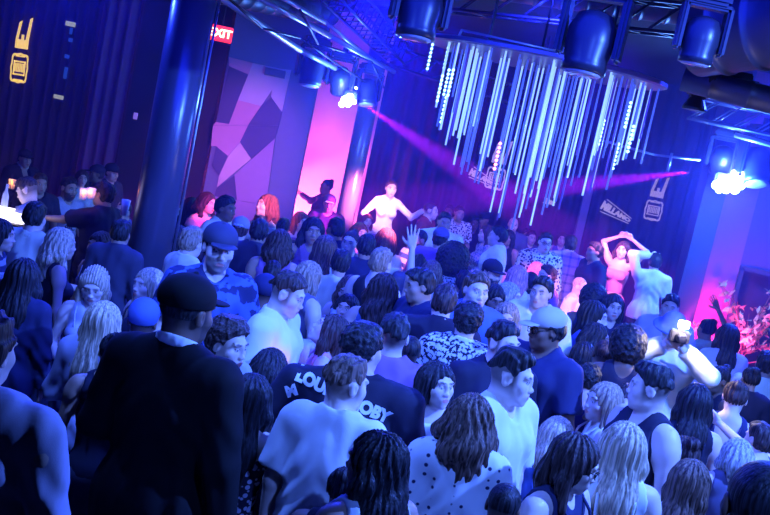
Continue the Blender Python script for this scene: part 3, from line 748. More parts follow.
# alcove and its column
xa1=at(361,170,17)[0]; xa0=at(284,190,17)[0]
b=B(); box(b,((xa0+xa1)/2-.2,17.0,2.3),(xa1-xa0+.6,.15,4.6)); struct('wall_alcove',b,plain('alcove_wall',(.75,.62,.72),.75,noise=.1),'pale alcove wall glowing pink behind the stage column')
curtain('curtain',xa1-.05,at(586,190,yb)[0],yb,m_cur,'long dark pleated curtain across the back wall under the hanging rods',fold=.22)
curtain('curtain',at(592,190,yb)[0],10.4,yb-.1,m_cur,'blue pleated curtain at right behind the tower emblem',fold=.22)
def column(name,px,py,Y,r,mat,label,base=True):
    p=at(px,py,Y); c=empty(name,(p[0],Y,0),label,'column')
    b=B(); lathe(b,[(r,0.0),(r,4.58)],Matrix.Translation((p[0],Y,0)),40); child('shaft',b,mat,c,True)
    b=B(); lathe(b,[(r*1.25,0),(r*1.25,.10),(r*1.08,.16),(r*1.0,.17)],Matrix.Translation((p[0],Y,0)),40); child('base',b,m_black,c,True)
    return c,p
m_col=plain('column_paint',(.13,.13,.20),.28,.35,noise=.1)
cA,pA=column('round_column',171,130,8.6,.186,m_col,'thick glossy round column leaning across the left of the photo')
for da,w_ in ((.34,.012),(-.30,.01)):
    pass
b=B(); tube(b,(pA[0]+.215,8.58,0),(pA[0]+.215,8.58,4.58),.011); child('conduit_pipe',b,m_steel,cA,True)
cB,pB=column('round_column',350,192,15.2,.145,plain('column_paint',(.30,.28,.32),.3,.3,noise=.1),'slimmer round column on the stage with a bright pink side')
b=B(); box(b,(at(589,188,yb-.25)[0],yb-.25,2.3),(.13,.13,4.6)); struct('trim_1',b,wallmat('pilaster',(.22,.2,.3),.6),'pale slim upright strip between the two back curtains')
# right side: pillar, pink panel, door opening
yr=13.6
x1=at(684,270,yr)[0]; x2=at(693,285,yr)[0]; x3=at(731,290,yr)[0]
b=B(); box(b,((x1+x2)/2-.02,yr-.1,2.3),(x2-x1+.12,.35,4.6)); struct('trim_2',b,wallmat('pilaster_blue',(.04,.05,.14),.6),'dark blue pilaster left of the pink wall section')
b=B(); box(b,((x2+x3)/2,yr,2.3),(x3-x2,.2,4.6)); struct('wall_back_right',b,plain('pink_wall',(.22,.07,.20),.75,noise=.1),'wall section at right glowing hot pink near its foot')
xd1=x3+1.5; zt=at(745,268,yr)[2]
b=B(); box(b,((x3+xd1)/2,yr+.35,2.0),(xd1-x3,.5,4.0)); 
for f in [f for f in b.faces]: pass
o=struct('door_1',b,plain('dark_doorway',(.02,.02,.05),.5),'dark doorway at the right edge behind the potted plant')
b=B(); box(b,((x3+10.6)/2,yr+.0,(zt+4.6)/2),(10.6-x3,.2,4.6-zt)); box(b,((xd1+10.6)/2,yr+0,zt/2),(10.6-xd1,.2,zt)); struct('wall_right_section',b,plain('violet_wall',(.09,.05,.16),.8),'violet wall above the dark doorway')
b=B()
for x in (x3+.03,): box(b,(x,yr-.12,zt/2),(.06,.04,zt))
box(b,((x3+xd1)/2,yr-.12,zt),(xd1-x3,.04,.06)); struct('trim_3',b,wallmat('door_frame',(.05,.05,.1),.4),'thin frame round the dark doorway')
# stage platforms
def platform(x0,x1,y0,y1,h,label):
    bm=B(); box(bm,((x0+x1)/2,(y0+y1)/2,h/2),(x1-x0,y1-y0,h),bev=.01); o=mk('stage_platform',bm,m_black); tagp(o,label,'platform'); return o
# ---------------------------------------------------------------- signs
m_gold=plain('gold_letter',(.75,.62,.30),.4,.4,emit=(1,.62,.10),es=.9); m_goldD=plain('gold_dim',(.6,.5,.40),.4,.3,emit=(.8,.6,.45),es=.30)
def textmesh(s,size,depth,bold=0,shear=0):
    c=bpy.data.curves.new('t','FONT'); c.body=s; c.size=size; c.extrude=depth; c.offset=bold; c.align_x='CENTER'; c.align_y='CENTER'; c.shear=shear; c.resolution_u=4
    o=bpy.data.objects.new('t',c); C.objects.link(o); bpy.context.view_layer.update()
    me=bpy.data.meshes.new_from_object(o.evaluated_get(bpy.context.evaluated_depsgraph_get())); bpy.data.objects.remove(o); return me
def upright(px,py,Y,tilt=0,yaw=0):
    p=at(px,py,Y); return Matrix.Translation(V3(p))@Matrix.Rotation(yaw*D2R,4,'Z')@Matrix.Rotation(tilt*D2R,4,'Y')@Matrix.Rotation(math.pi/2,4,'X')
def put(me,M,name,mat,parent):
    me.transform(M); o=link(name,me,mat); o.parent=parent; bpy.context.view_layer.update(); o.matrix_parent_inverse=parent.matrix_world.inverted(); return o
def emblem(px,py,Y,k,mat,label,tilt=0,sx=.80,sy=1.42):
    """two-pronged tower over a scalloped plaque with a word across"""
    M=upright(px,py,Y,tilt)@Matrix.Diagonal((k*sx,k*sy,k,1)); r=empty('tower_emblem',M.translation,label,'sign')
    def poly(L,z=0,th=.03):
        me=B()
        for pts in L: prism(me,[(x,y,z) for x,y in pts],(0,0,th))
        return me
    t=poly([[(-.42,.30),(.42,.30),(.42,.62),(-.42,.62)],[(-.42,.62),(-.26,.62),(-.10,1.30),(-.28,1.22)],[(.22,.62),(.42,.62),(.55,1.45),(.38,1.38)],[(-.06,.62),(.10,.62),(.10,.80),(-.06,.80)]])
    for i in range(4): prism(t,[(-.40+i*.22,.34,.03),(-.26+i*.22,.34,.03),(-.26+i*.22,.58,.03),(-.40+i*.22,.58,.03)],(0,0,.02))
    t.transform(M); o=child('tower',t,mat,r)
    pl=B(); n=40; out=[];inn=[]
    for i in range(n):
        a=2*math.pi*i/n; rr=1+.10*math.cos(4*a)*-1+.05*math.cos(8*a); x=.60*rr*math.cos(a); y=-.40+.58*rr*math.sin(a); out.append((x,y)); inn.append((x*.86,-.40+(y+.40)*.86))
    for i in range(n): j=(i+1)%n; prism(pl,[(out[i][0],out[i][1],0),(out[j][0],out[j][1],0),(inn[j][0],inn[j][1],0),(inn[i][0],inn[i][1],0)],(0,0,.04))
    for x0,x1,y0,y1 in ((-.36,.36,-.66,-.60),(-.36,.36,-.20,-.14),(-.38,-.32,-.66,-.14),(.32,.38,-.66,-.14),(-.3,.3,-.86,-.80),(-.3,.3,.0,.05)): prism(pl,[(x0,y0,0),(x1,y0,0),(x1,y1,0),(x0,y1,0)],(0,0,.04))
    pl.transform(M); child('plaque',pl,mat,r)
    tm=textmesh('KLUB' if 0 else 'IIIIII',.42,.02,.012); put(tm,M@Matrix.Translation((0,-.40,.02)),'plaque_marks',mat,r)
    return r
emblem(20.5,57,15.49,.30,m_gold,'bright gold tower-shaped sign over a plaque on the far left curtain',tilt=-3)
emblem(655,203,16.99,.30,m_goldD,'pale gold tower-shaped sign over a plaque on the right curtain',tilt=-1,sx=.9,sy=1.08)
emblem(497,170,17.09,.33,m_goldD,'pale gold tower-shaped sign partly hidden behind the hanging rods',sx=.9,sy=1.1)
def ribbon(px,py,Y,w,rot,label,word):
    M=upright(px,py,Y)@Matrix.Rotation(rot*D2R,4,'Z'); r=empty('ribbon_sign',M.translation,label,'sign')
    tm=textmesh(word,w*.26,.012,.008)
    for v_ in tm.vertices:
        f=(v_.co.x/w+.5); v_.co.y*=1.45-.9*f
    put(tm,M.copy(),'lettering',m_goldD,r)
    b=B()
    for s,o0,o1 in ((1,.24,.12),(-1,.22,.12)):
        prism(b,[(-w*.5,s*w*o0-.006,0),(w*.55,s*w*o1*.8-.006,0),(w*.55,s*w*o1*.8+.008,0),(-w*.5,s*w*o0+.008,0)],(0,0,.012))
    b.transform(M); child('ribbon_border',b,m_goldD,r); return r
ribbon(482,178,17.09,.42,-16,'pale slanted ribbon sign left of the rods on the back curtain','MILLAMO')
ribbon(616,213,16.99,.50,-18,'pale slanted ribbon sign left of the right tower emblem','MILLAMO')
ribbon(549,202,17.09,.20,-6,'tiny pale sign below the rods on the back curtain','AMO')
# small lit marks on the left curtain
for i,(x,y,w,h,e) in enumerate([(70.5,24,.15,.07,1),(58.5,97,.15,.06,1),(71,31,.04,.10,.3),(70.5,40,.06,.06,.3),(67,56.5,.07,.06,.3),(65.5,73,.05,.18,.3),(135.5,116,.06,.10,.8)]):
    b=B(); p=at(x,y,15.35); box(b,p,(w,.03,h),bev=.004)
    for k in range(2 if e==1 else 0): box(b,p+np.array([(-.5+k)*w*.5,-.02,0]),(w*.3,.01,h*.6))
    o=mk('wall_marker',b,plain('marker_%d'%(e*10),(.4,.4,.35) if e==1 else (.1,.25,.6) if e<.5 else (.4,.3,.7),.5,emit=(.7,.7,.6) if e==1 else (.03,.12,.8) if e<.5 else (.35,.2,.9),es=.7*e if e!=1 else .35))
    tagp(o,['pale green rectangular marker high on the left curtain','pale green rectangular marker low on the left curtain beside the gold emblem','thin blue mark just under the high green marker','small blue square mark below the thin blue mark','blue square mark midway down the left curtain','long thin blue mark above the low green marker','small violet light on the dark wall left of the thick column'][i],'marker light')
# exit sign
M=upright(220.5,33.5,13.2,0,0); ex=empty('exit_sign',M.translation,'glowing red EXIT sign hanging right of the thick column','sign')
b=B(); box(b,(0,0,-.03),(.30,.20,.05),bev=.008); b.transform(M); child('sign_box',b,plain('exit_red',(.5,.02,.02),.4,emit=(1,.03,.03),es=1.6),ex)
put(textmesh('EXIT',.145,.006,.004),M@Matrix.Translation((0,0,.004)),'lettering',plain('exit_letters',(1,.9,.6),.4,emit=(1,.75,.35),es=4),ex)
b=B(); tube(b,V3(M.translation)+Vector((0,.03,.10)),V3(M.translation)+Vector((0,.03,.95)),.012); child('hanging_rod',b,m_black,ex)
# ---------------------------------------------------------------- chandelier
YC=8.6; c0=at(545,62,YC); ccx,ccy,ccz=c0[0],c0[1],at(545,66,YC)[2]
RX=1.04; RY=.80
m_rod3=plain('bright_rod',(.5,.6,.8),.25,0,emit=(.28,.50,1.0),es=1.2,noise=.1)  # brighter rod copy, highlights put into its emission
ch=empty('rod_chandelier',(ccx,ccy,ccz),'large oval ceiling chandelier of many hanging lit acrylic rods','chandelier')
m_plate=plain('chandelier_plate',(.25,.22,.40),.3,.5)
b=B(); lathe(b,[(.01,.0),(.97,.0),(1.0,.012),(1.0,.04),(.97,.05),(.01,.05)],Matrix.Translation((ccx,ccy,ccz))@Matrix.Diagonal((RX,RY,1,1)),56); child('plate',b,m_plate,ch)
for dx,dy in ((-.5,0),(.5,0),(0,.45)):
    b=B(); tube(b,(ccx+dx,ccy+dy,ccz+.04),(ccx+dx,ccy+dy,4.6),.012); child('hanging_rod',b,m_black,ch)
m_rod=plain('acrylic_rod',(.16,.20,.42),.3,0,emit=(.07,.13,1.0),es=.7,noise=.1); m_rod2=plain('violet_rod',(.12,.10,.34),.3,0,emit=(.07,.04,.8),es=.5,noise=.1)  # acrylic tubes: the light they catch is put into their emission
m_led=plain('white_led',(1,1,1),.3,emit=(.35,.75,1),es=3); m_ledr=plain('red_led',(1,.5,.5),.3,emit=(1,.2,.28),es=6)
rr=random.Random(4)
rods=[]
_g=0
while len(rods)<96 and _g<4000:
    _g+=1
    a=rr.uniform(0,2*math.pi); r_=math.sqrt(rr.uniform(.0,1))*.94
    x,y=r_*math.cos(a),r_*math.sin(a)
    if any((x-q[0])**2+(y-q[1])**2<.010 for q in rods): continue
    s=x   # -1..1 across
    L=.60+.66*math.exp(-((s-.02)/.55)**2)+rr.uniform(-.34,.14)
    if s<-.75: L*=.72
    if s>.7: L*=.85
    rods.append((x,y,L))
for i,(x,y,L) in enumerate(rods):
    X,Y_,Z=ccx+x*RX,ccy+y*RY,ccz; b=B(); tube(b,(X,Y_,Z-L),(X,Y_,Z-.0),.0082,n=8)
    o=child('acrylic_rod',b,(m_rod3,m_rod3,m_rod,m_rod,m_rod2,m_rod)[rr.randrange(6)],ch,True)
    led=None
    if (x<-.72 and rr.random()<.8) or (x>.55 and rr.random()<.45): led=m_led
    if -.30<x<-.18 and y<0 and not any(1 for _ in [0] if _g<0): led=m_ledr if i%3==0 else None
    if led:
        b=B(); n=7; z1=L*(.97 if led is m_ledr else rr.choice([.9,.6]))
        for k in range(n): bmesh.ops.create_icosphere(b,subdivisions=1,radius=.014,matrix=Matrix.Translation((X,Y_-.008,Z-z1+k*.034)))
        child('led_string',b,led,o)
# ---------------------------------------------------------------- moving heads, pipes, ducts
m_fix=plain('fixture_black',(.03,.03,.045),.35,.2,noise=.1)
m_lens=plain('lens',(.5,.5,.6),.1,.2)
def moving_head(px,py,Y,s,pan,tiltd,label,lit=None,top=4.6,es=60,group='moving-head stage lights'):
    p=at(px,py,Y); r=empty('moving_head_light',p,label,'stage light',group)
    T=Matrix.Translation(V3(p))@Matrix.Rotation(pan*D2R,4,'Z')@Matrix.Scale(s,4)
    b=B(); box(b,(0,0,.36),(.34,.26,.12),bev=.03); b.transform(T); child('base_box',b,m_fix,r)
    b=B()
    for sx in (-1,1): box(b,(sx*.19,0,.10),(.05,.16,.42),bev=.02)
    box(b,(0,0,.29),(.42,.16,.05),bev=.02); b.transform(T); child('yoke',b,m_fix,r)
    H=T@Matrix.Rotation(tiltd*D2R,4,'X')
    b=B(); lathe(b,[(.05,.20),(.12,.17),(.155,.08),(.16,-.02),(.14,-.12),(.145,-.15),(.145,-.20),(.125,-.205)],H,32); child('lamp_head',b,m_fix,r,True)
    b=B(); lathe(b,[(.118,-.196),(.118,-.212),(.09,-.222)],H,32)
    child('lens',b,plain('lens_lit',(1,1,1),.2,emit=lit,es=es) if lit else m_lens,r,True)
    b=B(); tube(b,V3(p)+Vector((0,0,.40*s)),(p[0],p[1],top),.02); box(b,V3(p)+Vector((0,0,.46*s)),(.08*s,.08*s,.08*s)); child('clamp',b,m_black,r)
    return H
moving_head(312,70,12.4,.95,20,-8,'leftmost moving-head light of the lit cluster left of centre, red tag on its side',top=3.75)
H2=moving_head(340,80,12.8,.85,-10,35,'middle moving-head light of the left cluster',top=3.75)
moving_head(367,92,13.0,.85,30,-20,'rightmost moving-head light of the left cluster, beside the white burst',top=3.7)
moving_head(420,10,7.0,.95,15,-6,'moving-head light hanging at the top of the photo left of the chandelier',top=4.6)
moving_head(590,42,6.6,1.0,-20,-5,'large moving-head light hanging in front of the chandelier',top=4.6)
moving_head(757,166,12.2,1.15,10,-25,'big round moving-head light at the right edge above the white burst',top=3.7)
moving_head(722,160,12.6,.9,-20,30,'smaller moving-head light left of the big one at the right edge',top=3.7)
moving_head(700,40,6.2,.7,0,0,'boxy moving-head light hanging at upper right beside the duct',top=4.6)
def led_burst(pts,Y,label,target,col,lamp_e,es):
    c=np.mean([at(x,y,Y) for x,y,_ in pts],0); r=empty('led_blinder',c,label,'stage light')
    d=Vector(target)-V3(c); Q=d.to_track_quat('Z','Y').to_matrix().to_4x4()
    b=B(); bb=[at(x,y,Y) for x,y,_ in pts]; w=max(p[0] for p in bb)-min(p[0] for p in bb)
    box(b,c+np.array([0,.16,.03]),(w+.02,.10,.16),bev=.02); child('housing',b,m_fix,r)
    for x,y,rad in pts:
        b=B(); p=at(x,y,Y); bmesh.ops.create_icosphere(b,subdivisions=2,radius=rad,matrix=Matrix.Translation(V3(p))); child('led_cell',b,plain('led_cell',(1,1,1),.3,emit=col,es=es),r,True)
    b=B(); tube(b,V3(c)+Vector((0,.12,.12)),(c[0],c[1]+.12,3.7),.018); child('hanging_pole',b,m_black,r)
    return c
cw=(.75,1.0,.92)
c1=led_burst([(345,100,.05),(350,97,.045),(342,104,.04),(356,88,.015),(354,102,.03),(348,104,.04)],12.6,'small bursting white light in the left cluster',(0,0,2.5),cw,0,40)
c2=led_burst([(716,185,.05),(722,182,.06),(729,180,.07),(737,181,.06),(742,179,.045),(726,188,.065),(735,189,.06),(719,190,.04),(735,173,.04),(731,186,.07),(741,186,.045)],12.3,'large dazzling white light cluster at the right edge',(0,0,2.5),cw,0,40)
def pipe(name,pts,r,mat,label,cat='pipe',n=10):
    b=B(); path(b,pts,r,n); o=mk(name,b,mat,None,True); tagp(o,label,cat); return o
m_pipe=plain('galvanised_pipe',(.55,.55,.62),.35,.6)
pipe('ceiling_pipe',[at(212,-8,9.6),at(300,50,11.6),at(335,68,12.6)],.035,m_pipe,'bright metal pipe running from the top down to the left light cluster')
pipe('ceiling_pipe',[at(240,-12,9.4),at(330,36,11.2),at(394,72,13.4)],.03,m_pipe,'second metal pipe just above the brightest one, ending over the left cluster')
pipe('ceiling_pipe',[at(268,-10,9.0),at(325,22,10.8),at(370,58,12.5)],.022,m_pipe,'thin upper pipe near the top centre-left')
pipe('ceiling_pipe',[at(450,52,8.3),at(462,30,8.3),at(560,52,8.2)],.010,m_pipe,'thin bent conduit above the left rim of the chandelier')
pipe('ceiling_pipe',[at(600,140,11.5),at(655,155,11.5),at(700,160,11.8)],.014,m_pipe,'thin horizontal bar right of the chandelier')
pipe('ceiling_pipe',[at(672,153,11.6),at(667,172,11.6)],.016,m_pipe,'short upright drop hanging from the thin horizontal bar')
pipe('ceiling_pipe',[at(735,135,12.0),at(790,150,12.0)],.03,m_pipe,'bright pipe at the right edge above the big moving head')
pipe('power_cable',[at(225,-5,9.2),at(262,28,10),at(300,38,11),at(340,66,12.4),at(366,82,12.9)],.012,m_black,'black cable sagging along the bright pipes','cable')
pipe('power_cable',[at(300,10,9.8),at(318,44,11.0),at(345,52,11.6),at(372,62,12.2),at(384,88,12.8)],.012,m_black,'black cable looping over the left light cluster','cable')
# lattice truss along the left pipes and another over the chandelier
def truss(a,b_,w,label,mat=m_black):
    bm=B(); a=V3(a); e=V3(b_); d=(e-a); L=d.length; u=d.normalized(); s=u.cross(Vector((0,0,1))).normalized()*w; up=Vector((0,0,w))
    cs=[s*.5,-s*.5,s*.5+up,-s*.5+up]
    for c_ in cs: tube(bm,a+c_,e+c_,.018,n=8)
    n=int(L/w)
    for i in range(n):
        p=a+u*(L*i/n); q=a+u*(L*(i+1)/n)
        for x,y in ((0,1),(2,3),(0,2),(1,3)):
            tube(bm,p+cs[x],q+cs[y],.009,n=6)
    for f_ in (.15,.85):
        p=a+d*f_+up; tube(bm,p,(p.x,p.y,4.6),.012,n=8)
    o=mk('lighting_truss',bm,mat,None,True); tagp(o,label,'truss'); return o
truss(at(300,-30,9.0),at(395,62,14.0),.26,'dark lattice truss above the left moving heads',m_fix)
truss(at(395,5,9.8),at(770,45,9.8),.28,'dark lattice truss crossing above the chandelier',m_fix)
truss(at(690,118,11.9),at(800,142,11.9),.24,'lattice truss over the right light cluster',plain('truss_grey',(.25,.25,.3),.4,.6))
truss(at(380,62,14.5),at(560,120,14.5),.26,'far dark truss seen behind the chandelier',m_fix)
m_duct=plain('duct_metal',(.10,.10,.14),.45,.4,noise=.3)
def duct(a,b_,r,label,mat=None):
    bm=B(); a=V3(a);e=V3(b_); d=e-a; L=d.length; M=Matrix.Translation(a)@d.to_track_quat('Z','Y').to_matrix().to_4x4(); n=int(L/.25); pr=[]
    for i in range(n): z=L*i/n; pr+=[(r,z),(r,z+.20),(r*1.05,z+.205),(r*1.05,z+.225),(r,z+.23)]
    lathe(bm,pr,M,32); o=mk('air_duct',bm,mat or m_duct,None,True); tagp(o,label,'duct'); return o
duct(at(700,35,7.4),at(850,10,6.6),.30,'large round air duct at the top right corner')
duct(at(684,78,7.9),at(800,108,7.6),.10,'narrow ribbed duct below the large round one')
duct(at(440,-30,10.5),at(700,5,10.2),.22,'round duct crossing behind the top edge above the chandelier')
duct(at(180,-20,10.5),at(330,14,13.5),.16,'round duct receding above the left pipes')
b=B(); p=at(728,84,7.9); box(b,p,(.42,.3,.10),bev=.02); box(b,p+np.array([0,0,.07]),(.30,.2,.06),bev=.01); [box(b,p+np.array([-.17+i*.085,-.16,0]),(.05,.02,.07)) for i in range(5)]; tube(b,p+np.array([0,0,.1]),(p[0],p[1],4.6),.015)
tagp(mk('spotlight_bar',b,m_fix),'flat dark light bar hanging under the round duct at upper right','stage light')
b=B(); p=at(700,86,8.3); box(b,p,(.16,.12,.2),bev=.02); lathe(b,[(.05,0),(.10,-.10),(.10,-.12)],Matrix.Translation(V3(p)+Vector((0,0,-.08))),20); tube(b,p+np.array([0,0,.1]),(p[0],p[1],4.6),.012)
tagp(mk('small_spotlight',b,m_fix),'small downward spotlight left of the flat light bar at upper right','stage light')
hz=bpy.data.materials.new('haze'); hz.use_nodes=True; t=hz.node_tree; t.nodes.clear()
vs=t.nodes.new('ShaderNodeVolumeScatter'); vs.inputs['Color'].default_value=(.30,.22,1,1); vs.inputs['Density'].default_value=.036; vs.inputs['Anisotropy'].default_value=.35
ou=t.nodes.new('ShaderNodeOutputMaterial'); t.links.new(vs.outputs[0],ou.inputs['Volume'])
b=B(); box(b,(0,13.6,2.3),(20.9,10.8,4.58)); o=mk('haze',b,hz); o['kind']='stuff'; o['label']='thin smoke-machine haze filling the club'
# ---------------------------------------------------------------- platforms for the dancers
for px,py,Y,w,d_,h,lb in ((396,280,15.3,1.5,1.6,.35,'low black stage platform under the pink-lit dancer'),(622,350,13.3,1.6,1.0,.30,'low black platform under the dancer and the man in white at right')):
    x=at(px,py,Y)[0]; platform(x-w/2,x+w/2,Y-d_/2,Y+d_/2,h,lb)
p=person; DB=('bent','down'); BD=('down','bent'); BB=('bent','bent'); DD=('down','down')
# far left, round the booth
p(25,159,17,50,'m','short','k','blazer','K','t','man in dark jacket, white collar and flat cap standing behind the booth',cap='cap',cc='W',arms=BB,d=12.6,fix=1)
p(40,184,18,40,'m','short','b','tee','K','m','person with an orange-lit head just below the man in the flat cap',arms=DD)
p(27,191,25,-90,'m','fade','b','tee','G','l','man in grey t-shirt bending his head over the bright booth counter',nod=32,arms=('fwd','bent'),lean=8)
p(69,189,22,55,'m','fade','k','tee','L','m','bearded man in lavender t-shirt with black print down its front, far left',beard=.9,arms=BB)
p(103,195,25,-110,'m','short','k','tee','K','m','man in black t-shirt facing left toward two orange glowing drinks',arms=('drink','fwd'))
p(112,173,17,60,'m','short','k','tee','D','t','man in black cap with white badge, left of the thick column',cap='cap',arms=DD)
p(96,174,17,-50,'m','short','k','tee','N','d','person in dark hat between the glowing drinks and the black-capped man',cap='cap',arms=DB)
p(82,178,16,30,'f','long','b','long','E','l','woman in pale sleeves behind the lavender t-shirt man')
p(35,218,30,172,'m','short','k','tee','Y','l','man with black hair seen from behind in pale yellow t-shirt, far left',arms=BB,nod=6)
p(1,235,32,100,'f','long','k','long','N','t','dark-haired person cut by the left edge in blue striped top',pat='stripes',c2='G')
p(121,234,22,175,'m','short','k','shirt','D','m','dark-haired person from behind touching the left side of the thick column',arms=DD,d=8.0,fix=1,zr=(1.4,1.9),wide=.9)
p(123,212,15,-30,'m','buzz','k','shirt','B','t','small distant man holding something shiny just left of the thick column',arms=('drink','down'))
p(62,244,32,125,'f','wavy','y','tank','K','t','woman with blond streaked wavy hair in dark tank top reaching to the right',arms=('down',((.30,-.42,1.22),(.5,0,-1),'relax')),len=.26)
p(99,246,29,-28,'f','wavy','b','strap','Q','m','woman with big curly hair and white-edged sleeveless top left of the column',sc='W',arms=BD,len=.26)
p(94,285,36,8,'f','braids','y','strap','L','l','blond woman with braided cornrows looking down in lilac lace top',nod=26,arms=BB)
p(24,277,38,178,'f','long','k','hoodie','N','m','woman with long black hair from behind in dark navy jacket at left',arms=DD,spread=1.25)
p(104,322,42,165,'f','long','y','hoodie','L','l','woman from behind with long pale blond hair hanging over a lilac jacket',arms=BB,spread=1.2,len=.55)
p(143,322,42,180,'m','buzz','k','tee','N','d','man with round blue-lit shaved head from behind, under the blond bob',arms=DD,cap='beanie',capc='B')
p(147,285,34,-38,'f','bob','y','strap','K','l','woman with blond bob looking left beside the foot of the column',arms=DB,len=.19)
p(112,353,34,-160,'f','bun','k','strap','K','m','brown-skinned dark-haired woman half hidden behind the big black suit',arms=DD,nod=12)
p(187,313,70,148,'m','buzz','k','blazer','S','d','big man in black suit and black cap from behind, white shirt collar showing',cap='cap',capc='S',cc='W',arms=BD,wide=1.10,zr=(1.6,1.95),hy=-14,beard=.5)
p(-14,352,76,165,'m','short','b','shirt','L','l','broad man in blue shirt from behind at the bottom left corner',arms=DD,wide=1.25,hy=-10)
# behind / right of the column
p(178,200,19,200,'m','short','k','shirt','E','m','man in pale shirt from behind just right of the thick column',arms=BB)
p(191,207,20,178,'f','long','k','long','K','m','woman with long black hair from behind, left of the curly woman lit pink')
p(208,203,21,58,'f','wavy','k','crop','P','l','woman with dark curly hair and pink-lit shoulder below the mural',len=.16)
p(226,209,24,70,'m','short','k','tee','Y','d','dark-skinned man in pale yellow t-shirt facing right below the mural',arms=DB)
p(192,243,30,150,'m','short','s','shirt','Y','l','young fair-haired man from behind in pale yellow shirt left of the capped man',arms=DD,hy=20)
p(178,238,26,182,'f','long','k','tank','K','t','woman with long dark hair from behind hugging the right side of the column')
p(219,249,46,22,'m','short','k','tee','B','l','man in shiny dark cap looking down, blue camouflage t-shirt and short beard',cap='cap',capc='D',pat='camo',c2='N',beard=.6,nod=5,arms=DD,wide=1.1,zr=(1.6,1.9))
p(266,206,24,-48,'f','bob','r','crop','W','l','woman with auburn hair and white top lit pink under the mural corner',arms=BB,nod=-4)
p(240,230,24,178,'m','short','b','tee','E','l','person with pale backwards cap lettered in white, from behind',cap='capback',capc='G',arms=DD)
p(259,233,26,176,'m','short','k','hoodie','D','m','man with black hair and dark jacket from behind right of the backwards cap',arms=BB,wide=1.05)
p(279,243,28,185,'f','wavy','b','tank','V','m','woman with curly dark hair from behind in front of the pink alcove',len=.22)
p(283,228,18,170,'m','short','k','tee','N','m','short dark-haired man low before the left edge of the pink alcove')
p(301,222,20,40,'f','long','r','crop','V','l','woman with long reddish hair below the shadow in the pink alcove')
p(313,231,27,12,'f','wavy','k','strap','V','m','woman with curly dark hair facing the camera below the pink alcove',len=.20,arms=BD)
p(326,187,15,-60,'f','bun','k','long','K','d','shadow of a dancer stretching one arm in the pink alcove, built as a figure',z0=.0,d=15.9,arms=('out','bent'),zr=(1.4,1.9))  # shadow on the alcove wall, made as an added dark figure
p(329,204,17,5,'m','short','k','tee','K','m','man in dark t-shirt and white headband before the pink alcove',cap='cap',capc='D',brimc='W',arms=DD)
p(335,230,23,-140,'m','short','k','tee','N','m','dark-haired man from behind at the foot of the stage column',arms=DD)
p(325,250,30,172,'f','long','n','long','E','l','woman with straight light brown hair from behind in pale top, centre left',side=6)
p(350,243,24,-15,'f','bun','b','tee','Q','l','woman with tied-up hair facing the camera below the stage column',arms=BB)
p(340,264,28,185,'m','short','k','tee','Y','t','man with black hair from behind in pale yellow t-shirt, centre left',arms=DD)
p(310,277,31,130,'f','long','s','tank','Q','l','woman with long streaked blond hair turned right holding a glass',arms=('down','drink'),len=.36)
p(272,274,22,180,'m','short','k','tee','N','d','small dark head seen above the round dark head left of centre')
p(264,293,34,182,'m','buzz','k','tee','N','d','man with round dark cropped head from behind left of the white t-shirt',cap='beanie',capc='N',arms=DD)
p(288,295,42,78,'m','fade','b','tee','W','l','man with shaved sides in bright white t-shirt facing right, head lowered',nod=16,arms=DB,wide=1.05)
p(348,290,28,-12,'f','wavy','n','strap','Q','l','woman with wavy brown hair and bright forehead looking down, centre left',nod=20,len=.2)
p(346,308,28,-14,'f','wavy','k','tank','K','t','dark-haired woman facing the camera just above the upturned face',nod=2,len=.26)
p(329,331,38,-88,'f','long','b','strap','P','l','woman in profile tilting her face up to the left beside pink drinks',nod=-24,arms=(((.10,-.30,1.38),(.6,.2,-1),'grip'),'down'))
p(228,345,50,62,'m','curly','b','polo','G','l','young man with curly hair and grey shirt looking right, beside the black suit',top_h=.03,arms=DD,nod=6)
p(271,368,40,158,'f','wavy','k','long','K','m','dark-haired woman from behind with an orange glow on her cheek',len=.12,arms=DD)
p(251,398,50,174,'f','long','k','offs','K','l','woman with long black hair from behind, bare shoulder and patterned dress',len=.5,arms=DD,pat='floral',c2='L',spread=1.1)
QL=p(363,350,44,140,'m','curly','k','tee','K','t','man in black t-shirt with large gothic letters across its back',arms=BB,wide=1.42,hy=-40,side=-9,zr=(1.5,1.84))
p(346,385,55,128,'m','fade','n','tee','W','l','young man with faded haircut in long white t-shirt from behind, bottom centre-left',hy=-38,arms=DD,wide=.94,hem=.8)
p(373,462,60,-112,'f','wavy','k','strap','E','m','woman with glossy dark wavy hair in profile at the bottom, pale straps',hy=30,nod=8,arms=BB,len=.40)
# centre
p(385,239,23,-155,'f','bob','r','offs','W','l','woman with red hair from behind and white-lit bare shoulder under the dancer',arms=DD)
p(360,233,20,30,'f','wavy','r','crop','P','l','woman with curly red hair at the foot of the pink column',len=.1)
p(366,248,26,178,'m','short','k','tee','N','m','dark-haired man from behind left of the red-haired shoulder',arms=DD)
p(381,264,30,150,'m','short','s','tank','K','l','short fair-haired person from behind in black tank top, centre',arms=DD)
p(383,290,35,176,'f','wavy','b','tank','B','t','woman with long wavy brown hair from behind raising one open hand high',arms=(((.13,-.08,2.04),(1,0,-.2),'open'),'down'),len=.34)
p(387,316,28,165,'f','bob','n','long','E','l','woman with pale streaked hair under the raised arm')
p(393,337,42,-174,'m','fade','k','tee','V','l','man with skin-faded neck from behind in mauve t-shirt, centre',arms=DD,nod=0)
p(409,352,28,180,'m','buzz','k','tee','B','d','dark round-shouldered person behind the man in mauve t-shirt',arms=DD)
p(390,383,34,168,'f','long','s','tank','N','l','woman with straight pale blond hair below the mauve t-shirt',len=.34,arms=DD)
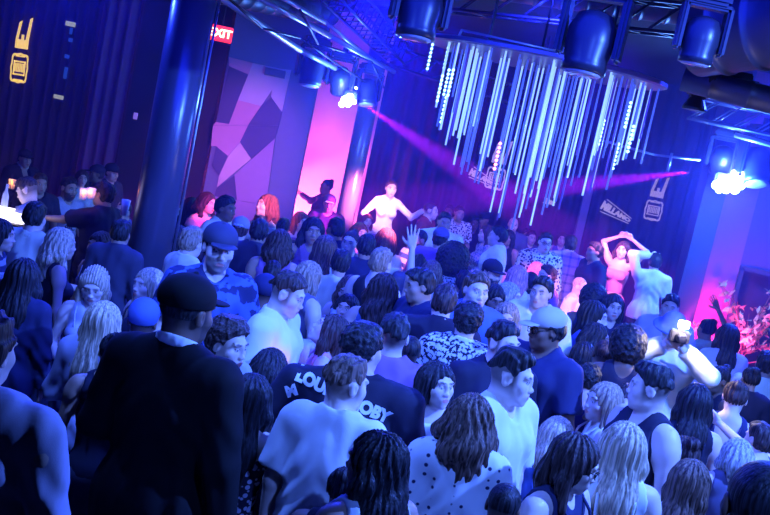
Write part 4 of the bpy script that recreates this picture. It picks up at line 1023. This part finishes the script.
p(418,240,22,-55,'m','buzz','k','tee','W','m','bearded man lit pink in white and blue striped t-shirt behind the raised hand',beard=.9,pat='stripes',c2='B',arms=BB)
p(418,265,20,180,'m','short','k','tee','Q','m','man with short black hair from behind right of the raised arm',arms=DD)
p(440,240,22,178,'m','short','k','tee','V','t','man in dark cap and purple t-shirt from behind, upper centre',cap='capback',capc='Q',arms=DD)
p(444,223,20,10,'m','short','k','tee','W','m','man in white t-shirt facing the camera beyond the purple t-shirt',arms=DD,wide=1.1)
p(431,272,24,182,'f','bob','n','long','L','l','blurred pale-haired person from behind left of the speckled top',len=.12)
p(452,262,32,176,'f','afro','k','tee','W','d','woman with big afro from behind in speckled black and white top',pat='speckle',arms=BB)
p(419,286,34,-72,'m','slick','k','polo','N','m','tall man in dark polo shirt turned left, right of the raised arm',nod=14,arms=BB,hy=-10)
p(443,303,34,180,'m','short','b','polo','K','l','man from behind in black polo with white collar stripe, centre',cc='W',arms=BB,wide=1.12)
p(467,322,36,176,'m','curly','k','shirt','W','t','curly-haired man from behind in white shirt with black leopard print',pat='leopard',arms=BD,hy=10)
p(431,211,16,75,'m','buzz','k','tee','R','l','tall man in dark red t-shirt in profile right of the dancer',arms=DD,d=14.2)
p(424,228,14,60,'m','short','k','tee','V','l','small distant face under the tall man in dark red')
p(459,214,15,20,'m','short','k','tee','W','m','distant person in black and white patterned jersey',pat='floral',arms=BB)
p(449,212,14,-20,'m','short','k','tee','K','d','distant dark-clothed man left of the patterned jersey')
p(474,224,14,10,'m','short','k','tee','K','d','distant dark-clothed man right of the patterned jersey')
p(484,220,14,-40,'m','short','k','tee','N','m','distant man in dark cap near the foot of the back curtain',cap='cap')
p(486,234,18,-75,'f','bob','b','long','L','l','woman facing left in pale patterned top beside the man in white shirt',pat='floral',c2='B',arms=BB)
p(497,237,20,-95,'m','short','k','shirt','W','t','man with black hair in bright white shirt facing left, upper centre',arms=BD)
p(513,225,15,5,'m','bald','k','tee','Q','l','distant bald man near the back curtain right of the white shirt')
p(508,238,16,-30,'f','long','k','tank','K','m','dark-haired woman right of the man in white shirt')
p(526,236,14,15,'m','short','k','tee','D','m','faint dark figure between the bald man and the floral shirt')
p(500,262,19,185,'f','bun','k','tee','L','l','woman with dark topknot from behind below the white shirt',arms=DD)
p(492,274,26,28,'m','short','k','tee','K','t','man with full black beard facing right, lit from behind',beard=1,arms=DD,cap='cap')
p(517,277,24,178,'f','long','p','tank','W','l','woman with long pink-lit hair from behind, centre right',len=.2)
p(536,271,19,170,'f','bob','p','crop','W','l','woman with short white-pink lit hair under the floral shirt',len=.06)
p(546,276,21,-70,'m','short','b','tee','V','l','man lit pink facing left beside the short white-pink hair')
p(530,283,20,180,'m','short','k','tee','N','m','dark head from behind below the two pink-lit heads')
p(476,291,36,18,'m','short','n','shirt','B','l','smiling man with tousled hair looking down to the right, centre',nod=4,arms=DB,beard=.15)
p(463,283,24,185,'m','short','k','tee','E','m','dark-haired man from behind left of the smiling man')
p(494,298,26,20,'f','wavy','k','tank','Q','m','woman with dark hair looking down right of the smiling man',nod=24)
p(510,296,26,70,'f','wavy','g','tank','G','l','woman with ash-blond curls turned right, centre',len=.24)
p(541,293,30,-28,'m','short','k','tee','Y','t','man with short black hair and pale yellow t-shirt looking left',arms=DD,nod=5)
p(527,300,21,25,'f','bun','k','tank','K','l','small-faced woman pressed against the man in pale yellow t-shirt')
p(506,318,30,-5,'f','wavy','s','strap','E','l','blond woman facing the camera above the bearded man in black',len=.2,nod=10,arms=DD)
p(541,313,26,185,'f','wavy','k','tank','N','m','woman with dark hair from behind just above the beige cap',len=.15)
p(546,330,40,-72,'m','short','k','tee','N','d','dark-skinned man in beige cap and glasses facing left, navy t-shirt',cap='cap',capc='T',nod=10,arms=('down','bent'),glasses=1,hy=-25)
p(503,345,42,42,'m','fade','k','tee','K','l','man with trimmed beard in black t-shirt facing right, centre',beard=.85,nod=1,arms=DD,hy=20,top_h=.026)
p(512,378,46,72,'m','fade','k','tee','W','l','young man with dark quiff in white t-shirt talking to a woman at right',nod=5,arms=DB,hy=22,top_h=.03)
p(534,379,36,-28,'f','bob','b','tank','K','l','fair-faced woman close against the young man with dark quiff',nod=8,len=.2,arms=(((.10,-.34,1.22),(.6,.2,-1),'grip'),'down'))
p(437,385,42,34,'f','long','k','crop','W','l','woman with long straight black hair and open white top looking right',hy=20,len=.34,arms=BD,nod=-2)
p(469,419,50,178,'f','wavy','n','tee','W','l','woman with shoulder-length brown hair from behind in white dotted top',pat='dots',c2='N',len=.24,arms=BB,hem=.9,spread=1.1,wide=.92)
p(576,463,56,80,'f','long','b','strap','N','l','woman with glasses and pulled-back hair looking down to the right, bottom',nod=18,glasses=1,len=.2,hy=30,arms=BB,wide=1.15)
p(556,437,42,172,'f','bob','y','strap','B','l','woman with pale blond hair from behind, behind the woman with glasses',len=.22,arms=DD)
p(622,447,52,178,'f','long','y','strap','W','l','woman with very long straight blond hair from behind and bare back',len=.48,arms=DD,spread=1.15)
p(602,402,40,-70,'f','bob','s','strap','W','l','woman with sleek blond bob in profile facing left, right of centre',len=.15,arms=DD,hy=20)
p(649,389,45,-104,'m','fade','k','tank','K','l','man with dark quiff and long neck in black tank top facing left',top_h=.034,arms=BD,hy=-40,nod=6,wide=.9)
p(588,380,28,170,'m','curly','k','tank','N','t','dark-haired person from behind above the sleek blond bob')
p(603,355,32,178,'m','buzz','b','tee','N','d','man with shaved head from behind beside a small orange glow')
p(626,404,30,10,'f','bun','b','tank','Q','l','woman whose blurred face shows behind the man in black tank top',nod=12)
# right side, middle distance
p(594,317,32,68,'f','long','k','hoodie','B','l','woman with long dark hair in profile facing right below the kneeling glow',arms=DD)
p(597,338,29,75,'f','wavy','k','tank','K','m','woman with dark wavy hair just below the long-haired profile',len=.15)
p(582,356,30,185,'f','long','k','tank','N','m','woman with dark hair from behind right of the beige cap',len=.2)
p(613,307,26,5,'f','long','k','tank','K','t','woman in black tank top facing the camera below the dancer at right',arms=DD)
p(592,300,25,180,'f','afro','k','tank','N','d','dark voluminous hair from behind below the glowing pink figure')
p(580,287,19,60,'m','buzz','y','tee','W','w','glowing pink-white person in white shirt left of the right dancer',arms=BB)
p(545,243,20,8,'m','short','b','shirt','W','l','man in black and white floral shirt and dark glasses near the back curtain',pat='floral',glasses=1,arms=DD)
p(570,245,18,182,'m','short','b','shirt','L','l','man in plaid shirt from behind right of the floral shirt',pat='plaid',c2='B',arms=DD,wide=1.1)
p(594,252,18,-70,'m','short','k','tee','N','m','man in dark blue facing left beside the right dancer',arms=DD)
p(531,238,14,20,'m','short','k','tee','Q','l','faint face behind the left shoulder of the floral shirt')
p(562,239,14,-10,'f','long','b','tank','B','l','faint face between the floral shirt and the plaid shirt')
p(391,189,17,12,'f','bun','r','long','W','l','dancer in white pink-lit outfit stretching one sleeve on the stage',z0=.35,d=14.9,zr=(1.4,1.9),arms=('hip',((.52,-.20,1.44),(.3,.2,-1),'relax')))
p(364,190,13,-40,'m','short','k','tee','P','l','small pink-lit face just right of the stage column')
p(367,221,14,20,'f','long','r','crop','V','l','small pink-lit figure between the stage column and the dancer')
p(623,250,18,-30,'f','wavy','b','tube','P','l','dancer in pink-lit bikini top holding both arms to her head at right',z0=.30,d=13.4,zr=(1.4,1.9),arms=('head','head'),len=.14,bot='shorts',bc='P')  # pink light put into the colour of top and shorts
p(655,263,18,175,'m','short','k','shirt','W','l','man in pale shirt from behind, hand behind his head, on the right platform',z0=.30,d=13.1,zr=(1.4,1.9),wide=1.12,arms=('down',((.08,-.02,1.72),(1,.2,.4),'relax')))
p(670,308,25,-20,'m','short','k','tee','L','t','man with short black hair and lavender t-shirt facing the camera at right',arms=DD)
ph=p(672,331,32,-10,'m','short','k','shirt','Y','l','photographer in bucket hat and pale yellow shirt raising a camera with bright flash',cap='bucket',capc='B',nod=14,arms=(((.05,-.30,1.56),(.9,0,-.6),'grip'),((.05,-.30,1.56),(.9,0,-.6),'grip')),wide=1.1)
p(706,330,23,-160,'f','bun','k','tee','Y','m','person in pale shirt from behind raising one hand beside the photographer',arms=(((.14,-.10,1.88),(1,0,-.2),'open'),'down'))
p(727,337,27,182,'f','long','k','long','L','m','woman with long black hair from behind in pale lilac top near the plant',arms=DD)
p(627,347,34,172,'f','afro','k','tank','K','d','person with a broad dark afro from behind left of the photographer',arms=DD)
p(717,380,28,-65,'f','bun','k','tank','K','d','dark-skinned woman facing left below the woman in pale lilac',nod=8)
p(750,380,26,178,'f','bun','k','hoodie','K','m','woman with dark topknot from behind near the right edge',len=.3)
p(765,365,27,170,'m','short','k','tee','Y','m','person in pale yellow t-shirt cut by the right edge',arms=DD)
p(735,398,35,158,'f','bun','b','strap','N','l','bare-shouldered woman with pinned-up hair from behind with an arm round her',arms=DD)
p(694,403,40,178,'f','long','k','strap','K','l','woman with long straight black hair from behind at right, thin dark straps',len=.36,arms=DD)
p(680,457,44,-165,'f','bun','b','tank','N','m','woman with messy pinned-up curls from behind, lower right',arms=DD)
p(690,483,48,140,'f','long','n','strap','Y','l','woman with long light-brown hair turned right, lower right',len=.40,arms=DD,hy=-20)
p(736,455,32,182,'f','bob','g','tank','Q','l','woman with ash-blond short hair from behind, right',len=.1)
p(758,440,32,-150,'m','short','b','tank','Q','l','person with an arm stretched to a shoulder at the right edge',arms=(((.20,-.55,1.56),(.6,0,-1),'relax'),'down'))
p(757,510,104,176,'m','buzz','k','tee','K','d','very near dark shaved head filling the bottom right corner',arms=DD,wide=1.1,zr=(1.4,1.9))
p(503,508,50,165,'m','buzz','k','tee','K','d','dark cropped head at the bottom edge right of the dotted top',arms=DD,nod=14)
p(343,490,30,170,'f','bun','k','tank','K','m','small dark head low between the white t-shirt and the wavy-haired woman',arms=DD)
spread_crowd()
for q in crowd: build_person(q)
# ---------------------------------------------------------------- letters on the back of the black t-shirt
def lay_on(obj,me,x0,z0,name,mat,back=True,off=.004,rot=0):
    """lays flat lettering (x right, y up) on the surface of a garment, seen from behind (or front)"""
    vs_=[v.co.copy() for v in obj.data.vertices]; t=BVHTree.FromPolygons(vs_,[tuple(p_.vertices) for p_ in obj.data.polygons]); s=-1 if back else 1
    c_,s_=math.cos(rot*D2R),math.sin(rot*D2R)
    for v in me.vertices:
        X=x0+s*(v.co.x*c_-v.co.y*s_); Z=z0+v.co.x*s_+v.co.y*c_; y0=1 if back else -1
        h=t.ray_cast(Vector((X,y0,Z)),Vector((0,-y0,0)))
        y=h[0].y if h[0] else 0
        v.co=Vector((X,y+(off+v.co.z)*(1 if back else -1),Z))
    o=link(name,me,mat); o.parent=obj; return o
m_let=cloth((.85,.85,.82))
def fine(me,n=1):
    b=B(); b.from_mesh(me); bmesh.ops.triangulate(b,faces=b.faces[:])
    for _ in range(n): bmesh.ops.subdivide_edges(b,edges=[e for e in b.edges if e.calc_length()>.012],cuts=1)
    bmesh.ops.triangulate(b,faces=b.faces[:]); b.to_mesh(me); b.free(); return me
T=QL['T']
bpy.context.view_layer.update()
def local(q,px,py):
    v=q['root'].matrix_world.inverted()@V3(at(px,py,float(q['p'][1])-.15)); return v.x,v.z
for wd_,px_,py_,sz_,ro_ in (('LOUNG',321,387,.064,-12),('LOBY',371,410,.066,-16),('M',291,392,.06,30)):
    x_,z_=local(QL,px_,py_); lay_on(T,fine(textmesh(wd_,sz_,.001,.004)),x_,z_,'lettering',m_let,rot=ro_)
T=[q for q in crowd if q['px']==240 and q['py']==230][0]
lay_on(T['C'],fine(textmesh('REO',.05,.001,.002)),0,T['g'].o[2]+.05,'lettering',m_let,off=.004)
T=[q for q in crowd if q['px']==69 and q['py']==189][0]
lay_on(T['T'],fine(textmesh('8CE\n8EC\n3EE',.085,.001,.002)),.02,1.20,'lettering',cloth(COL['K']),back=False)
# ---------------------------------------------------------------- things held in hands
m_glass=bpy.data.materials.new('clear_plastic'); m_glass.use_nodes=True; _b=m_glass.node_tree.nodes['Principled BSDF']; _b.inputs['Base Color'].default_value=(.8,.9,1,1); _b.inputs['Roughness'].default_value=.15; _b.inputs['Alpha'].default_value=.45
def hand_point(px,py,side):
    q=[q for q in crowd if q['px']==px and q['py']==py][0]; g=q['g']; d=g.W[side]-g.E[side]; d=d/np.linalg.norm(d)
    return q['root'].matrix_basis@V3(g.W[side]+d*.085+np.array([0,-.02,.015]))
def cup(P,label,liq,emit=0,s=1.0,name='drinking_glass'):
    r=empty(name,P,label,'glass'); M=Matrix.Translation(P)@Matrix.Scale(s,4)
    b=B(); lathe(b,[(.026,-.06),(.036,.065),(.034,.065),(.025,-.052)],M,20); child('cup',b,m_glass,r,True)
    b=B(); lathe(b,[(.024,-.052),(.031,.035),(.005,.036)],M,20); child('drink',b,plain('drink_%s'%label[:12],liq,.2,emit=liq if emit else None,es=emit),r,True)
    b=B()
    for i in range(3): box(b,M@Vector((.012*math.cos(i*2.1),.012*math.sin(i*2.1),.036)),(.017*s,.017*s,.017*s),Matrix.Rotation(i*.7,3,'X'),.002)
    child('ice',b,m_glass,r); return r
cup(hand_point(534,379,-1),'clear plastic cup held up by the woman beside the dark quiff',(.5,.45,.7))
cup(hand_point(310,277,1),'glass held by the woman with long streaked hair',(.5,.5,.7))
cup(hand_point(329,331,-1),'pink drink raised by the woman tilting her face up',(.95,.25,.35),.5,1.1)
cup(V3(at(304,352,5.9)),'second pinkish glass just left of the raised pink drink',(.8,.35,.45),.2,1.1)
cup(V3(at(125,208,9.2)),'shiny glass held up just left of the thick column',(.6,.7,.9),0,1.2)
def candle(P,label):
    r=empty('candle_glass',P,label,'candle'); M=Matrix.Translation(P)
    b=B(); lathe(b,[(.03,-.05),(.04,.05),(.037,.05),(.028,-.04)],M,18); child('cup',b,m_glass,r,True)
    b=B(); lathe(b,[(.004,-.03),(.014,-.01),(.010,.012),(.001,.035)],M,12); child('flame',b,plain('flame',(1,.4,.1),.5,emit=(1,.28,.06),es=5),r,True)
    l=lamp('orange_light','POINT',P+Vector((0,-.03,.03)),None,(1,.3,.08),1.0,.02); return r
candle(V3(at(83.5,194,9.15)),'left of two orange glowing drinks held by the man in black')
candle(V3(at(91.5,193.5,9.15)),'right of two orange glowing drinks held by the man in black')
candle(V3(at(613,368,6.9)),'small orange glow beside the shaved head right of centre')
candle(V3(at(12,184,10.4)),'red-orange lit glass on the booth at far left')
lamp('orange_light','POINT',at(281,375,5.35),None,(1,.3,.1),.8,.03)  # added orange light for a cheek, no flame stands here
# photographer's camera with its flash
P=hand_point(672,331,1); Q=hand_point(672,331,-1); P=(P+Q)/2+Vector((.0,-.05,.02))
r=empty('photo_camera',P,'camera with dazzling flash held up by the photographer at right','camera'); M=Matrix.Translation(P)
b=B(); box(b,P,(.14,.06,.09),bev=.01); box(b,P+Vector((0,0,.055)),(.05,.05,.03),bev=.008); child('body',b,m_fix,r)
b=B(); lathe(b,[(.036,0),(.036,.05),(.030,.075),(.022,.076)],M@Matrix.Translation((0,-.03,0))@Matrix.Rotation(math.pi/2,4,'X'),24); child('lens',b,m_fix,r,True)
b=B(); box(b,P+Vector((0,-.045,.095)),(.075,.02,.05),bev=.006); child('flash',b,plain('flash_lit',(1,1,1),.3,emit=(1,.9,.75),es=160),r)
lamp('flash_light','POINT',P+Vector((0,-.12,.10)),None,(1,.85,.7),18,.03)
# ---------------------------------------------------------------- booth counter at far left
X=at(8,212,9.0); zt_=X[2]
ct=empty('booth_counter',(X[0]-.5,9.0,0),'glowing white booth counter at the far left edge','counter')
b=B(); box(b,(X[0]-.55,9.0,zt_/2-.03),(1.5,.5,zt_-.06),bev=.01); child('cabinet',b,m_black,ct)
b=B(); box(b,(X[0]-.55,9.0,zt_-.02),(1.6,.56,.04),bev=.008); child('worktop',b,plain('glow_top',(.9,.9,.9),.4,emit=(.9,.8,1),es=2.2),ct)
b=B(); p0=at(5,200,9.0); lathe(b,[(.03,0),(.03,.14),(.012,.19),(.012,.25)],Matrix.Translation((p0[0],9.0,zt_)),16); tagp(mk('bottle',b,m_glass,None,True),'pale bottle standing on the glowing counter at far left','bottle')
# ---------------------------------------------------------------- plant by the doorway
pp_=at(746,338,12.9); pl=empty('potted_plant',(pp_[0],12.9,0),'leafy potted plant lit hot pink before the dark doorway','plant')
rr=random.Random(8); L=B(); S_=B()
tube(S_,(pp_[0],12.9,.42),(pp_[0],12.9,1.0),.025,.018)
for i in range(22):
    a=rr.uniform(0,6.28); el=rr.uniform(.25,1.2); ln=rr.uniform(.4,.95); o0=Vector((pp_[0],12.9,.8+rr.uniform(0,.35)))
    d=Vector((math.cos(a)*math.cos(el),math.sin(a)*math.cos(el),math.sin(el))); e=o0+d*ln; tube(S_,o0,e,.009,.004,6)
    for k in range(13):
        c=o0.lerp(e,rr.uniform(.3,1.05))+Vector([rr.uniform(-.07,.07) for _ in range(3)]); n=Vector([rr.uniform(-1,1) for _ in range(3)]).normalized(); t_=n.orthogonal().normalized(); w_=n.cross(t_); s_=rr.uniform(.05,.085)
        v=[L.verts.new(c+t_*s_),L.verts.new(c+w_*s_*.38+n*.008),L.verts.new(c-t_*s_),L.verts.new(c-w_*s_*.38+n*.008)]; L.faces.new(v)
child('stem',S_,plain('bark',(.2,.12,.08),.8),pl); child('foliage',L,plain('leaf_green',(.35,.42,.25),.5),pl)
b=B(); lathe(b,[(.16,0),(.22,.42),(.20,.43),(.18,.40)],Matrix.Translation((pp_[0],12.9,0)),28); child('pot',b,m_black,pl,True)
